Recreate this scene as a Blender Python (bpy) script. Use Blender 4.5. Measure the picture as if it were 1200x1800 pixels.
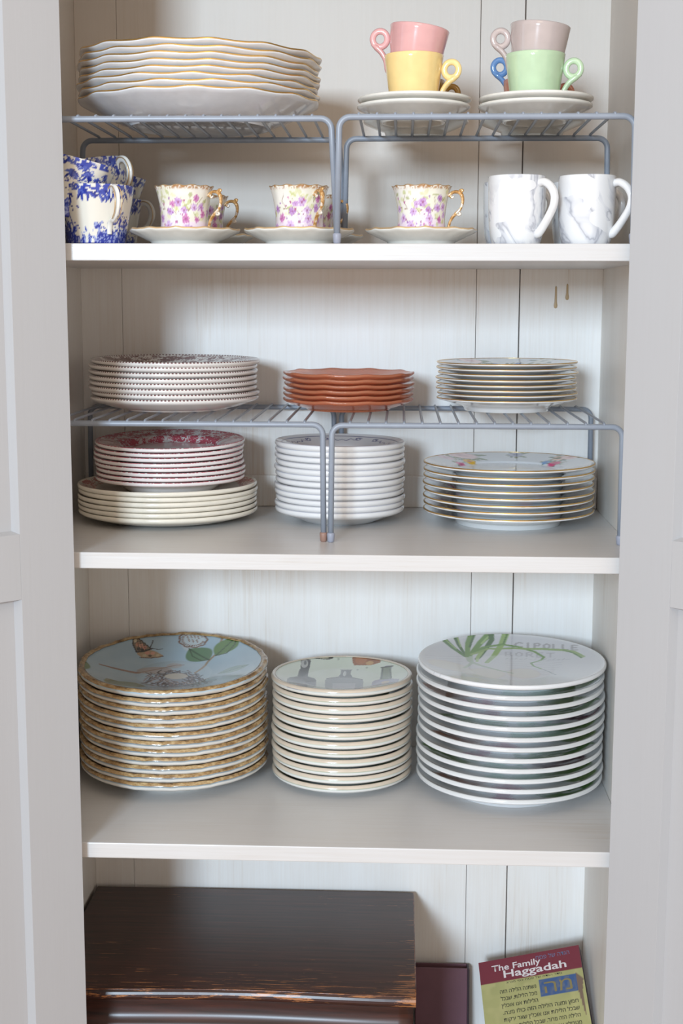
import bpy, bmesh, math, random
import numpy as np
from mathutils import Matrix, Vector, Euler

# ------------------------------------------------------------------ camera, world, light, exposure
scene = bpy.context.scene
for o in list(bpy.data.objects):
    bpy.data.objects.remove(o, do_unlink=True)
COL = scene.collection

cam_data = bpy.data.cameras.new('camera')
cam = bpy.data.objects.new('camera', cam_data)
COL.objects.link(cam)
cam_data.sensor_fit = 'VERTICAL'
cam_data.sensor_height = 36.0
cam_data.lens = 36.0 * 2417.0 / 1800.0
cam_data.clip_start = 0.05
Fv, Rv, Uv = (-0.0423, 0.9876, -0.1511), (0.9991, 0.0432, 0.0025), (-0.0090, 0.1509, 0.9885)
M = Matrix(((Rv[0], Uv[0], -Fv[0], 0.0832), (Rv[1], Uv[1], -Fv[1], -1.5), (Rv[2], Uv[2], -Fv[2], 1.4381), (0, 0, 0, 1)))
cam.matrix_world = M
scene.camera = cam

world = bpy.data.worlds.new('room_light')
scene.world = world
world.use_nodes = True
bg = world.node_tree.nodes['Background']
bg.inputs['Color'].default_value = (1.0, 0.87, 0.755, 1)
bg.inputs['Strength'].default_value = 1.05


def area_light(name, loc, target, sx, sy, power, col):
    d = bpy.data.lights.new(name, 'AREA')
    d.shape = 'RECTANGLE'; d.size = sx; d.size_y = sy; d.energy = power; d.color = col
    o = bpy.data.objects.new(name, d); COL.objects.link(o)
    o.location = loc
    o.rotation_euler = (Vector(target) - Vector(loc)).to_track_quat('-Z', 'Y').to_euler()
    return o


area_light('window_daylight', (-1.10, -5.0, 2.17), (-0.02, 0.15, 1.15), 0.85, 0.90, 222.0, (0.66, 0.83, 1.0))
area_light('warm_top_fill', (0.1, -1.3, 2.55), (0.0, 0.0, 1.6), 0.5, 0.5, 2.0, (1.0, 0.80, 0.60))  # unseen fill, added to warm the upper shelf and the door tops

scene.view_settings.view_transform = 'Standard'
scene.view_settings.look = 'None'
scene.view_settings.exposure = 0.04
scene.view_settings.gamma = 1.0
scene.view_settings.use_curve_mapping = False

random.seed(4)
RNG = np.random.default_rng(11)
PI = math.pi

# ------------------------------------------------------------------ measures (metres)
Z1, Z2, Z3, ZD = 1.500, 1.1604, 0.8193, 0.395     # shelf tops; ZD = cupboard bottom
TH = 0.0185
DEP = 0.3672
WX = 0.3505
XL, XR, YD = -0.2763, 0.3221, -0.0171             # door hinge edges
CTOP = 1.93


# ------------------------------------------------------------------ materials
def lin(c):
    return tuple(((v / 255) / 12.92 if v / 255 <= 0.04045 else ((v / 255 + 0.055) / 1.055) ** 2.4) for v in c)


def c4(c):
    return (c[0], c[1], c[2], 1.0)


class NT:
    def __init__(self, name):
        self.m = bpy.data.materials.new(name)
        self.m.use_nodes = True
        self.t = self.m.node_tree
        self.b = self.t.nodes['Principled BSDF']

    def n(self, typ, **kw):
        nd = self.t.nodes.new(typ)
        for k, v in kw.items():
            if k.startswith('i_'):
                nd.inputs[k[2:].replace('_', ' ')].default_value = v
            else:
                setattr(nd, k, v)
        return nd

    def l(self, a, b):
        self.t.links.new(a, b)

    def math(self, op, a, b=None):
        nd = self.t.nodes.new('ShaderNodeMath'); nd.operation = op
        for i, v in enumerate((a, b)):
            if v is None: continue
            if isinstance(v, (int, float)): nd.inputs[i].default_value = v
            else: self.l(v, nd.inputs[i])
        return nd.outputs[0]

    def coord(self, scale=(1, 1, 1), kind='Object'):
        tc = self.n('ShaderNodeTexCoord'); mp = self.n('ShaderNodeMapping')
        mp.inputs['Scale'].default_value = scale
        self.l(tc.outputs[kind], mp.inputs['Vector'])
        return mp.outputs['Vector']

    def noise(self, vec, scale, detail=4, rough=0.55, dist=0.0):
        nd = self.n('ShaderNodeTexNoise')
        nd.inputs['Scale'].default_value = scale; nd.inputs['Detail'].default_value = detail
        nd.inputs['Roughness'].default_value = rough; nd.inputs['Distortion'].default_value = dist
        self.l(vec, nd.inputs['Vector'])
        return nd.outputs['Fac']

    def ramp(self, fac, stops):
        nd = self.n('ShaderNodeValToRGB')
        e = nd.color_ramp.elements
        while len(e) < len(stops): e.new(0.5)
        for i, (p, c) in enumerate(stops):
            e[i].position = p; e[i].color = c4(c) if len(c) == 3 else c
        self.l(fac, nd.inputs['Fac'])
        return nd.outputs['Color']

    def mix(self, fac, a, b):
        nd = self.n('ShaderNodeMix'); nd.data_type = 'RGBA'
        for s, v in ((nd.inputs['Factor'], fac), (nd.inputs['A'], a), (nd.inputs['B'], b)):
            pass
        ins = [i for i in nd.inputs if i.enabled]
        for s, v in zip((nd.inputs[0], nd.inputs[6], nd.inputs[7]), (fac, a, b)):
            if isinstance(v, (int, float)): s.default_value = v
            elif isinstance(v, tuple): s.default_value = c4(v)
            else: self.l(v, s)
        return nd.outputs[2]

    def bump(self, h, strength, dist=0.001):
        nd = self.n('ShaderNodeBump'); nd.inputs['Strength'].default_value = strength
        nd.inputs['Distance'].default_value = dist
        self.l(h, nd.inputs['Height']); self.l(nd.outputs['Normal'], self.b.inputs['Normal'])

    def set(self, **kw):
        for k, v in kw.items():
            self.b.inputs[k.replace('_', ' ')].default_value = c4(v) if isinstance(v, tuple) and len(v) == 3 else v
        return self


def plain(name, col, rough=0.4, metal=0.0, coat=0.0, spec=0.5):
    n = NT(name).set(Base_Color=col, Roughness=rough, Metallic=metal, Coat_Weight=coat)
    n.b.inputs['Specular IOR Level'].default_value = spec
    # faint colour unevenness so that nothing is perfectly flat
    f = n.noise(n.coord((1, 1, 1)), 60, 2)
    n.l(n.ramp(f, [(0.3, tuple(v * 0.94 for v in col)), (0.7, tuple(min(1, v * 1.03) for v in col))]), n.b.inputs['Base Color'])
    return n.m


def paint_wood(name, axis, light, dark, amount=0.5, rough=0.5, bump=0.25, blotch=0.35, fine=0.45, top_shade=None):
    """brushed white paint over wood, brush marks along axis"""
    n = NT(name)
    sc = {'x': (1.6, 60, 60), 'z': (60, 60, 1.6), 'y': (60, 1.6, 60)}[axis]
    sc2 = {'x': (1.2, 9, 9), 'z': (9, 9, 1.2), 'y': (9, 1.2, 9)}[axis]
    f1 = n.noise(n.coord(sc), 5.0, 6, 0.65)
    f2 = n.noise(n.coord(sc2), 2.2, 4, 0.6)
    f3 = n.noise(n.coord((1, 1, 1)), 3.0, 4, 0.6)
    w = n.math('MULTIPLY', f1, fine)
    w = n.math('ADD', w, n.math('MULTIPLY', f2, 0.3))
    w = n.math('ADD', w, n.math('MULTIPLY', f3, blotch))
    mid = tuple(l * 0.55 + d * 0.45 for l, d in zip(light, dark))
    s = 0.5 * (0.3 + fine + blotch)
    col = n.ramp(w, [(s - 0.05, light), (s + 0.06, tuple(l * (1 - amount * .45) + d * amount * .45 for l, d in zip(light, mid))), (s + 0.2, tuple(l * (1 - amount) + d * amount for l, d in zip(light, dark)))])
    if top_shade:      # dimmer, warmer light above the top shelf, mixed into the paint colour
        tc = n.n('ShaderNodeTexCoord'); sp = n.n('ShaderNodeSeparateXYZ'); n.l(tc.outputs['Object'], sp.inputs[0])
        col = n.mix(n.math('GREATER_THAN', sp.outputs[2], 1.49), col, n.mix(0.75, col, top_shade))
    n.l(col, n.b.inputs['Base Color'])
    n.set(Roughness=rough)
    n.bump(f1, bump, 0.0006)
    return n.m


MAT = {}
MAT['back'] = paint_wood('paint_back', 'z', (0.88, 0.86, 0.83), (0.62, 0.50, 0.38), 0.85, fine=0.28, top_shade=(0.66, 0.575, 0.49))
MAT['side'] = paint_wood('paint_side', 'z', (0.84, 0.81, 0.76), (0.55, 0.45, 0.34), 0.7, fine=0.3, top_shade=(0.66, 0.58, 0.50))
MAT['shelf'] = paint_wood('paint_shelf', 'x', (0.61, 0.605, 0.60), (0.46, 0.40, 0.33), 0.7, rough=0.3, bump=0.35)
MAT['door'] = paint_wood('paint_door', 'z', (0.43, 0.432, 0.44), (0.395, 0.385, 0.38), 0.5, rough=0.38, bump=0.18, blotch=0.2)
MAT['drip'] = plain('drip_stain', (0.50, 0.36, 0.20), 0.4)
MAT['floor'] = paint_wood('floor_wood', 'x', (0.34, 0.20, 0.11), (0.20, 0.10, 0.05), 0.9, rough=0.35)
MAT['wall'] = paint_wood('wall_paint', 'z', (0.70, 0.66, 0.60), (0.66, 0.61, 0.55), 0.3, rough=0.7, bump=0.05)
MAT['wire'] = plain('grey_coated_wire', lin((142, 150, 162)), 0.35)
MAT['cap'] = plain('grey_rubber_cap', lin((150, 154, 168)), 0.45)
MAT['cap_rust'] = plain('rusty_rubber_cap', lin((150, 118, 105)), 0.45)
MAT['white'] = plain('white_glaze', (0.78, 0.79, 0.81), 0.12, coat=0.3)
MAT['cream'] = plain('cream_glaze', (0.80, 0.75, 0.64), 0.14, coat=0.3)
MAT['coolwhite'] = plain('cool_white_glaze', (0.79, 0.80, 0.82), 0.12, coat=0.3)
MAT['saucer'] = plain('ivory_saucer_glaze', (0.77, 0.75, 0.69), 0.13, coat=0.3)
MAT['gold'] = plain('gilt', (0.72, 0.46, 0.16), 0.22, metal=0.85)
MAT['gilt_pale'] = plain('worn_gilt', (0.70, 0.50, 0.28), 0.28, metal=0.6)
for nm, c in (('yellow', (242, 212, 146)), ('pink', (220, 168, 166)), ('green', (190, 214, 178)), ('grey', (192, 178, 174)), ('blue', (110, 150, 200)), ('terra', (196, 128, 104)), ('mustard', (170, 130, 60))):
    MAT[nm] = plain(nm + '_glaze', lin(c), 0.12, coat=0.35)


def rim_noise(name, a, b, c, rough=0.25):
    n = NT(name)
    f = n.noise(n.coord((60, 60, 160)), 1.6, 5, 0.7)
    n.l(n.ramp(f, [(0.32, a), (0.5, b), (0.68, c)]), n.b.inputs['Base Color'])
    n.set(Roughness=rough, Coat_Weight=0.4)
    return n.m


MAT['bark_rim'] = rim_noise('mottled_brown_rim', lin((104, 76, 44)), lin((162, 130, 86)), lin((200, 176, 132)))
MAT['tan_rim'] = plain('tan_rim', lin((206, 192, 174)), 0.15, coat=0.3)


def attr_mat(name, rough=0.14, coat=0.3):
    n = NT(name)
    a = n.n('ShaderNodeVertexColor'); a.layer_name = 'paint'
    n.l(a.outputs['Color'], n.b.inputs['Base Color'])
    n.set(Roughness=rough, Coat_Weight=coat)
    return n.m


MAT['printed'] = attr_mat('printed_glaze')
MAT['printed_matt'] = attr_mat('printed_matt', 0.3, 0.1)
MAT['book_cover'] = attr_mat('printed_cover', 0.35, 0.1)


def toile(name, base, ink, R, dash=None, r_in=0.62, band=None, nzmin=0.3):
    """transfer print: floral noise on the rim, dashes or a stippled line at the very edge"""
    n = NT(name)
    tc = n.n('ShaderNodeTexCoord'); sp = n.n('ShaderNodeSeparateXYZ')
    n.l(tc.outputs['Object'], sp.inputs[0])
    x, y, z = sp.outputs
    r = n.math('SQRT', n.math('ADD', n.math('MULTIPLY', x, x), n.math('MULTIPLY', y, y)))
    rn = n.math('DIVIDE', r, R)
    th = n.math('ARCTAN2', y, x)
    f = n.noise(tc.outputs['Object'], 330, 4, 0.65, 0.8)
    f2 = n.noise(tc.outputs['Object'], 70, 3, 0.5, 0.5)
    pat = n.math('GREATER_THAN', n.math('ADD', n.math('MULTIPLY', f, 0.6), n.math('MULTIPLY', f2, 0.55)), 0.565)
    inn = n.math('GREATER_THAN', rn, r_in)
    inn = n.math('MULTIPLY', inn, n.math('LESS_THAN', rn, 0.965))
    ink_f = n.math('MULTIPLY', pat, inn)
    if dash:
        d = n.math('GREATER_THAN', n.math('SINE', n.math('MULTIPLY', th, float(dash))), -0.1)
        bandf = n.math('MULTIPLY', n.math('GREATER_THAN', rn, dash_in), n.math('LESS_THAN', rn, dash_out))
        ink_f = n.math('MAXIMUM', ink_f, n.math('MULTIPLY', d, bandf))
    if band:
        fb = n.noise(tc.outputs['Object'], 420, 2, 0.6)
        bandf = n.math('MULTIPLY', n.math('GREATER_THAN', rn, band[0]), n.math('LESS_THAN', rn, band[1]))
        ink_f = n.math('MAXIMUM', ink_f, n.math('MULTIPLY', n.math('GREATER_THAN', fb, 0.43), bandf))
    # only the upper, printed face carries ink
    geo = n.n('ShaderNodeNewGeometry'); sn = n.n('ShaderNodeSeparateXYZ')
    n.l(geo.outputs['Normal'], sn.inputs[0])
    ink_f = n.math('MULTIPLY', ink_f, n.math('GREATER_THAN', sn.outputs[2], nzmin))
    n.l(n.mix(ink_f, base, ink), n.b.inputs['Base Color'])
    n.set(Roughness=0.15, Coat_Weight=0.3)
    return n.m


dash_in, dash_out = 0.970, 1.02
MAT['brown_toile'] = toile('brown_transfer_print', (0.80, 0.76, 0.72), lin((118, 78, 78)), 0.1067, dash=150, r_in=0.0)
MAT['pink_toile'] = toile('red_transfer_print', (0.80, 0.76, 0.74), lin((186, 84, 98)), 0.095, r_in=0.52, band=(0.955, 1.02), nzmin=0.6)
MAT['cream_toile'] = toile('cream_plate_print', (0.80, 0.75, 0.64), lin((196, 120, 112)), 0.115, r_in=0.80)

_n = NT('salmon_glass').set(Base_Color=(0.95, 0.36, 0.19), Roughness=0.06, IOR=1.45)
_n.b.inputs['Transmission Weight'].default_value = 0.66
_f = _n.noise(_n.coord((1, 1, 1)), 260, 3)
_n.bump(_f, 0.45, 0.0010)
MAT['glass'] = _n.m

_n = NT('marbled_glaze')
_v = _n.coord((1, 1, 1), 'Object')
_a = _n.noise(_v, 13, 4, 0.5, 1.4)
_rg = _n.math('ABSOLUTE', _n.math('SUBTRACT', _a, 0.5))
_b = _n.noise(_v, 22, 2, 0.5, 0.4)
_k = _n.math('MULTIPLY', _n.math('LESS_THAN', _rg, 0.02), _n.math('GREATER_THAN', _b, 0.5))
_col = _n.ramp(_rg, [(0.0, lin((172, 174, 182))), (0.02, lin((206, 208, 213))), (0.07, lin((226, 227, 228)))])
_n.l(_n.mix(_n.math('GREATER_THAN', _b, 0.44), lin((226, 227, 228)), _col), _n.b.inputs['Base Color'])
_n.set(Roughness=0.1, Coat_Weight=0.4)
MAT['marble'] = _n.m


def mahogany(name, wear):
    n = NT(name)
    g = n.noise(n.coord((2, 40, 40)), 4, 6, 0.65)
    base = n.ramp(g, [(0.35, lin((36, 17, 14))), (0.55, lin((58, 29, 23))), (0.75, lin((76, 38, 27)))])
    s = n.noise(n.coord((7, 150, 60)), 2.2, 5, 0.7)
    tc = n.n('ShaderNodeTexCoord'); sp = n.n('ShaderNodeSeparateXYZ'); n.l(tc.outputs['Object'], sp.inputs[0])
    big = n.noise(n.coord((3, 5, 3)), 2.0, 3)
    edge = n.math('MULTIPLY', n.math('SUBTRACT', -0.02, sp.outputs[1]), 0.75)      # towards the handled front edge
    edge = n.math('MAXIMUM', edge, 0.0)
    edge2 = n.math('MAXIMUM', n.math('MULTIPLY', n.math('SUBTRACT', sp.outputs[0], 0.18), 2.4), 0.0)
    v = n.math('ADD', s, n.math('ADD', edge, edge2))
    v = n.math('ADD', v, n.math('MULTIPLY', n.math('SUBTRACT', big, 0.5), 0.35))
    w = n.math('GREATER_THAN', v, wear)
    dark = n.noise(n.coord((9, 14, 9)), 3.0, 3)
    n.l(n.mix(w, base, lin((158, 104, 62))), n.b.inputs['Base Color'])
    n.set(Roughness=0.40, Coat_Weight=0.30, Coat_Roughness=0.22); n.b.inputs['Specular IOR Level'].default_value = 0.4
    n.bump(g, 0.2, 0.0005)
    return n.m


MAT['mahogany'] = mahogany('worn_mahogany', 0.685)
MAT['mahogany_gloss'] = mahogany('glossy_mahogany', 0.86)
MAT['bare_wood'] = rim_noise('bare_worn_edge', lin((48, 24, 18)), lin((96, 54, 32)), lin((170, 112, 66)), 0.5)
MAT['purple'] = plain('aubergine_cloth', lin((112, 74, 86)), 0.55)
MAT['purple_dark'] = plain('dark_aubergine_cloth', lin((52, 32, 40)), 0.55)
MAT['pages'] = plain('book_pages', lin((188, 182, 150)), 0.8)
MAT['ink'] = plain('black_print', lin((44, 44, 40)), 0.6)
MAT['ink_white'] = plain('white_print', lin((226, 216, 214)), 0.5)
MAT['ink_blue'] = plain('blue_print', lin((112, 120, 150)), 0.5)
MAT['ink_gold'] = plain('gold_print', lin((140, 126, 84)), 0.5)


# ------------------------------------------------------------------ object helpers
def link(name, mesh, mat=None, parent=None, loc=(0, 0, 0), rot=(0, 0, 0)):
    o = bpy.data.objects.new(name, mesh)
    COL.objects.link(o)
    o.location = loc; o.rotation_euler = rot
    if mat is not None and mesh is not None and not mesh.materials:
        mesh.materials.append(mat)
    if parent is not None: o.parent = parent
    return o


def empty(name, loc, rot=(0, 0, 0)):
    o = bpy.data.objects.new(name, None)
    COL.objects.link(o); o.location = loc; o.rotation_euler = rot; o.empty_display_size = 0.03
    return o


def tag(o, label, cat, group=None, kind=None):
    o['label'] = label; o['category'] = cat
    if group: o['group'] = group
    if kind: o['kind'] = kind
    return o


def mesh_of(name, verts, faces, smooth=True, cols=None):
    me = bpy.data.meshes.new(name)
    me.from_pydata([tuple(map(float, v)) for v in verts], [], faces)
    if smooth:
        me.polygons.foreach_set('use_smooth', [True] * len(me.polygons))
    if cols is not None:
        a = me.color_attributes.new('paint', 'FLOAT_COLOR', 'POINT')
        buf = np.ones((len(verts), 4)); buf[:, :3] = cols
        a.data.foreach_set('color', buf.ravel())
    me.update()
    return me


def box_mesh(name, x0, x1, y0, y1, z0, z1, bev=0.0012, seg=2):
    bm = bmesh.new()
    vs = [bm.verts.new((x, y, z)) for x in (x0, x1) for y in (y0, y1) for z in (z0, z1)]
    for f in ((0, 1, 3, 2), (4, 6, 7, 5), (0, 4, 5, 1), (2, 3, 7, 6), (0, 2, 6, 4), (1, 5, 7, 3)):
        bm.faces.new([vs[i] for i in f])
    if bev:
        bmesh.ops.bevel(bm, geom=list(bm.edges), offset=bev, segments=seg, profile=0.5, affect='EDGES', clamp_overlap=True)
    bmesh.ops.recalc_face_normals(bm, faces=bm.faces)
    me = bpy.data.meshes.new(name); bm.to_mesh(me); bm.free()
    return me


def extrude_profile(name, prof, x0, x1, smooth=False, nx=1, offs=None):
    """closed (y,z) outline extruded along x"""
    n = len(prof); verts = []; faces = []
    xs = np.linspace(x0, x1, nx + 1)
    for x in xs:
        for y, z in prof:
            dy = offs(x, y, z) if offs else 0.0
            verts.append((x, y + dy, z))
    for k in range(nx):
        for i in range(n):
            j = (i + 1) % n
            faces.append((k * n + i, k * n + j, (k + 1) * n + j, (k + 1) * n + i))
    faces.append(tuple(range(n - 1, -1, -1)))
    faces.append(tuple(nx * n + i for i in range(n)))
    me = mesh_of(name, verts, faces, smooth)
    bm = bmesh.new(); bm.from_mesh(me); bmesh.ops.recalc_face_normals(bm, faces=bm.faces); bm.to_mesh(me); bm.free()
    if smooth:
        me.polygons[len(me.polygons) - 1].use_smooth = False; me.polygons[len(me.polygons) - 2].use_smooth = False
    return me


def lathe(name, prof, n=96, mod=None, paint=None, top_from=None):
    """prof: list of (r,z) from the lower axis out and back to the upper axis. mod(theta,r,z)->(r,z).
    paint(x,y,z,is_top)->rgb array"""
    th = np.linspace(0, 2 * PI, n, endpoint=False)
    verts = []; ring = []; tops = []
    for k, (r, z) in enumerate(prof):
        is_top = top_from is not None and k >= top_from
        if r < 1e-6:
            ring.append([len(verts)]); verts.append((0, 0, z)); tops.append(is_top)
        else:
            ring.append(list(range(len(verts), len(verts) + n)))
            rr, zz = (mod(th, r, z) if mod else (np.full(n, r), np.full(n, z)))
            rr = np.broadcast_to(rr, (n,)); zz = np.broadcast_to(zz, (n,))
            verts += list(zip(rr * np.cos(th), rr * np.sin(th), zz)); tops += [is_top] * n
    faces = []
    for a, b in zip(ring[:-1], ring[1:]):
        for i in range(n):
            j = (i + 1) % n
            if len(a) == 1 and len(b) == 1: continue
            if len(a) == 1: faces.append((a[0], b[j], b[i]))
            elif len(b) == 1: faces.append((a[i], a[j], b[0]))
            else: faces.append((a[i], a[j], b[j], b[i]))
    cols = None
    if paint:
        V = np.array(verts); cols = paint(V[:, 0], V[:, 1], V[:, 2], np.array(tops))
    me = mesh_of(name, verts, faces, True, cols)
    return me


def tube(name, pts, rad, n=10, closed=False, flat=None, caps=True, smooth_pts=0):
    """sweep an ellipse along points. rad: number or list; flat: ratio of the second axis"""
    P = [Vector(p) for p in pts]
    if smooth_pts:
        Q = []
        m = len(P)
        rng = range(m if closed else m - 1)
        rl = rad if isinstance(rad, (list, tuple)) else None
        R2 = []
        for i in rng:
            p0 = P[(i - 1) % m] if closed or i > 0 else P[i] * 2 - P[i + 1]
            p1 = P[i]; p2 = P[(i + 1) % m]
            p3 = P[(i + 2) % m] if closed or i + 2 < m else p2 * 2 - p1
            for s in range(smooth_pts):
                t = s / smooth_pts
                Q.append(0.5 * ((2 * p1) + (p2 - p0) * t + (2 * p0 - 5 * p1 + 4 * p2 - p3) * t * t + (3 * p1 - p0 - 3 * p2 + p3) * t ** 3))
                if rl: R2.append(rl[i] * (1 - t) + rl[(i + 1) % m] * t)
        if not closed:
            Q.append(P[-1])
            if rl: R2.append(rl[-1])
        P = Q
        if rl: rad = R2
    m = len(P); verts = []; faces = []
    up = None
    for i, p in enumerate(P):
        a = P[(i - 1) % m] if closed or i > 0 else P[i]
        b = P[(i + 1) % m] if closed or i < m - 1 else P[i]
        t = (b - a).normalized()
        if up is None:
            up = Vector((0, 0, 1)) if abs(t.z) < 0.9 else Vector((0, 1, 0))
            up = (up - t * up.dot(t)).normalized()
        up = (up - t * up.dot(t)).normalized()
        sd = t.cross(up)
        r = rad[i] if isinstance(rad, (list, tuple)) else rad
        for k in range(n):
            an = 2 * PI * k / n
            verts.append(p + up * (r * math.cos(an)) + sd * (r * (flat or 1) * math.sin(an)))
    rg = m if closed else m - 1
    for i in range(rg):
        for k in range(n):
            k2 = (k + 1) % n; i2 = (i + 1) % m
            faces.append((i * n + k, i * n + k2, i2 * n + k2, i2 * n + k))
    if caps and not closed:
        faces.append(tuple(range(n - 1, -1, -1))); faces.append(tuple((m - 1) * n + k for k in range(n)))
    me = mesh_of(name, verts, faces, True)
    return me


def join_meshes(name, meshes):
    bm = bmesh.new()
    for m in meshes: bm.from_mesh(m)
    me = bpy.data.meshes.new(name); bm.to_mesh(me); bm.free()
    me.polygons.foreach_set('use_smooth', [True] * len(me.polygons))
    return me


# ------------------------------------------------------------------ the room
fl = link('floor', box_mesh('floor', -2.2, 2.2, -3.2, 0.45, -0.05, 0.0, 0), MAT['floor']); fl['kind'] = 'structure'
wl = link('wall_back', box_mesh('wall_back', -2.2, 2.2, 0.42, 0.47, 0.0, 2.7, 0), MAT['wall']); wl['kind'] = 'structure'

# ------------------------------------------------------------------ cupboard
cup = empty('cupboard', (0, 0.18, 0))
tag(cup, 'white painted wooden cupboard with open panelled doors and shelves of dishes', 'cupboard')


def part(name, mesh, mat, parent=cup):
    o = link(name, mesh, mat)
    o.parent = parent
    o.matrix_parent_inverse = Matrix.Translation(-Vector(parent.location)) if parent is cup else parent.matrix_parent_inverse
    return o


def cpart(name, mesh, mat):
    """part of the cupboard, mesh in world coordinates"""
    o = link(name, mesh, mat, cup); o.location = (-cup.location.x, -cup.location.y, 0)
    return o


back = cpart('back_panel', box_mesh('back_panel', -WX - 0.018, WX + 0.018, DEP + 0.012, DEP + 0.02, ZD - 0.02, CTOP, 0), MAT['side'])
seams = [-WX, -0.2945, 0.1828, 0.2405, WX]
gaps = [0.0, 0.0004, 0.0006, 0.0015, 0.0]
for i in range(4):
    x0 = seams[i] + gaps[i] / 2; x1 = seams[i + 1] - gaps[i + 1] / 2
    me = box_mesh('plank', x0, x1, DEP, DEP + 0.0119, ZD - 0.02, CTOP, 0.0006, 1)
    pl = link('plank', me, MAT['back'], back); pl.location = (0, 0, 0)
for s in (-1, 1):
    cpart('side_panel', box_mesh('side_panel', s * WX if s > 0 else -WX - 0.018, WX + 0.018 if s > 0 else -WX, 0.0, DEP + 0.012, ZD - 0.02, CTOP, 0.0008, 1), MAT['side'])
for z in (Z1, Z2, Z3):
    cpart('shelf', box_mesh('shelf', -WX + 0.0002, WX - 0.0002, 0.0, DEP - 0.0003, z - TH, z, 0.0011), MAT['shelf'])
cpart('cupboard_bottom', box_mesh('cupboard_bottom', -WX + .0002, WX - .0002, 0.0, DEP - .0003, ZD - TH, ZD, 0.0011), MAT['shelf'])
cpart('cupboard_top', box_mesh('cupboard_top', -WX - 0.03, WX + 0.03, -0.016, DEP + 0.02, CTOP, CTOP + 0.03, 0.002), MAT['door'])
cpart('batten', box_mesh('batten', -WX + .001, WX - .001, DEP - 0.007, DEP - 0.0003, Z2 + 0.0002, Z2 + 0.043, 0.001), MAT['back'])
cpart('plinth', box_mesh('plinth', -WX - 0.018, WX + 0.018, 0.0, DEP + 0.02, 0.0, ZD - 0.021, 0.002), MAT['door'])
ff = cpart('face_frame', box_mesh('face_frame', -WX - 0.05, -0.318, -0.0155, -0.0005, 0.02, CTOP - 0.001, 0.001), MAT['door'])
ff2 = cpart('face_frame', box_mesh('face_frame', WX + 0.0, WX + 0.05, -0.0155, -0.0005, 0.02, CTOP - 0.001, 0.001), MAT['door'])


def door(hx, sgn):
    """leaf hinged at (hx, YD), swung wide open. local: X away from the hinge, Z up, face towards -Y (viewer)"""
    ang = math.atan2(-0.682, sgn * 0.731)
    root_x, root_y = hx, YD
    d = empty('door', (root_x - cup.location.x, root_y - cup.location.y, 0), (0, 0, ang))
    d.parent = cup
    # face normal: for the left leaf the visible face is at local +Y, for the right one at local -Y
    f = 1 if sgn < 0 else -1
    W, SW, T = 0.345, 0.065, 0.019
    z0, z1 = ZD - 0.03, CTOP - 0.01

    def bx(name, x0, x1, za, zb, ya=0.0, yb=T, bev=0.0003):
        y = sorted((-f * ya, -f * yb))
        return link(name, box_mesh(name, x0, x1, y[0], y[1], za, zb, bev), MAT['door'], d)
    bx('stile', 0.0, SW, z0, z1); bx('stile', W - SW, W, z0, z1)
    rails = [(z0, z0 + 0.09), (1.119, 1.1905), (z1 - 0.08, z1)]
    for a, b in rails: bx('rail', SW, W - SW, a, b)
    for (a, b) in ((rails[0][1], rails[1][0]), (rails[1][1], rails[2][0])):
        # recessed flat panel and the sloped moulding around it
        pn = bx('panel', SW - 0.004, W - SW + 0.004, a - 0.004, b + 0.004, 0.0095, 0.0155, 0.0)
        xa, xb = SW, W - SW; w = 0.005
        dp = 0.0096
        O = [(xa, a), (xb, a), (xb, b), (xa, b)]; I = [(xa + w, a + w * .6), (xb - w, a + w * .6), (xb - w, b - w * .6), (xa + w, b - w * .6)]
        vs = [(x, -f * 0.0004, z) for x, z in O] + [(x, -f * dp, z) for x, z in I] + [(x, -f * (dp + .001), z) for x, z in O]
        fs = []
        for k in range(4):
            j = (k + 1) % 4
            fs += [(k, j, 4 + j, 4 + k), (8 + k, 8 + j, 4 + j, 4 + k), (k, j, 8 + j, 8 + k)]
        mm = mesh_of('moulding', vs, fs, False)
        bm = bmesh.new(); bm.from_mesh(mm); bmesh.ops.recalc_face_normals(bm, faces=bm.faces); bm.to_mesh(mm); bm.free()
        link('moulding', mm, MAT['door'], pn)
    return d


dl = door(XL, -1); dl['label'] = 'left door swung open'
dr = door(XR, 1); dr['label'] = 'right door swung open'

# two little drips of old varnish on the right of the back boards
for (x, z, h) in ((0.2885, 1.4600, 0.030), (0.3035, 1.4630, 0.022)):
    v = []; fcs = []
    prof = [(0, -h), (0.0022, -h + 0.001), (0.0028, -h + 0.004), (0.0018, -h + 0.009), (0.0014, -0.002), (0.0, 0.0)]
    me = lathe('drip', prof, 10)
    o = cpart('drip', me, MAT['drip']); o.scale = (0.9, 0.25, 1)
    o.location = (x - cup.location.x, DEP - cup.location.y, z)

# ------------------------------------------------------------------ wire racks
RB, RW = 0.0034, 0.0016


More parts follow.
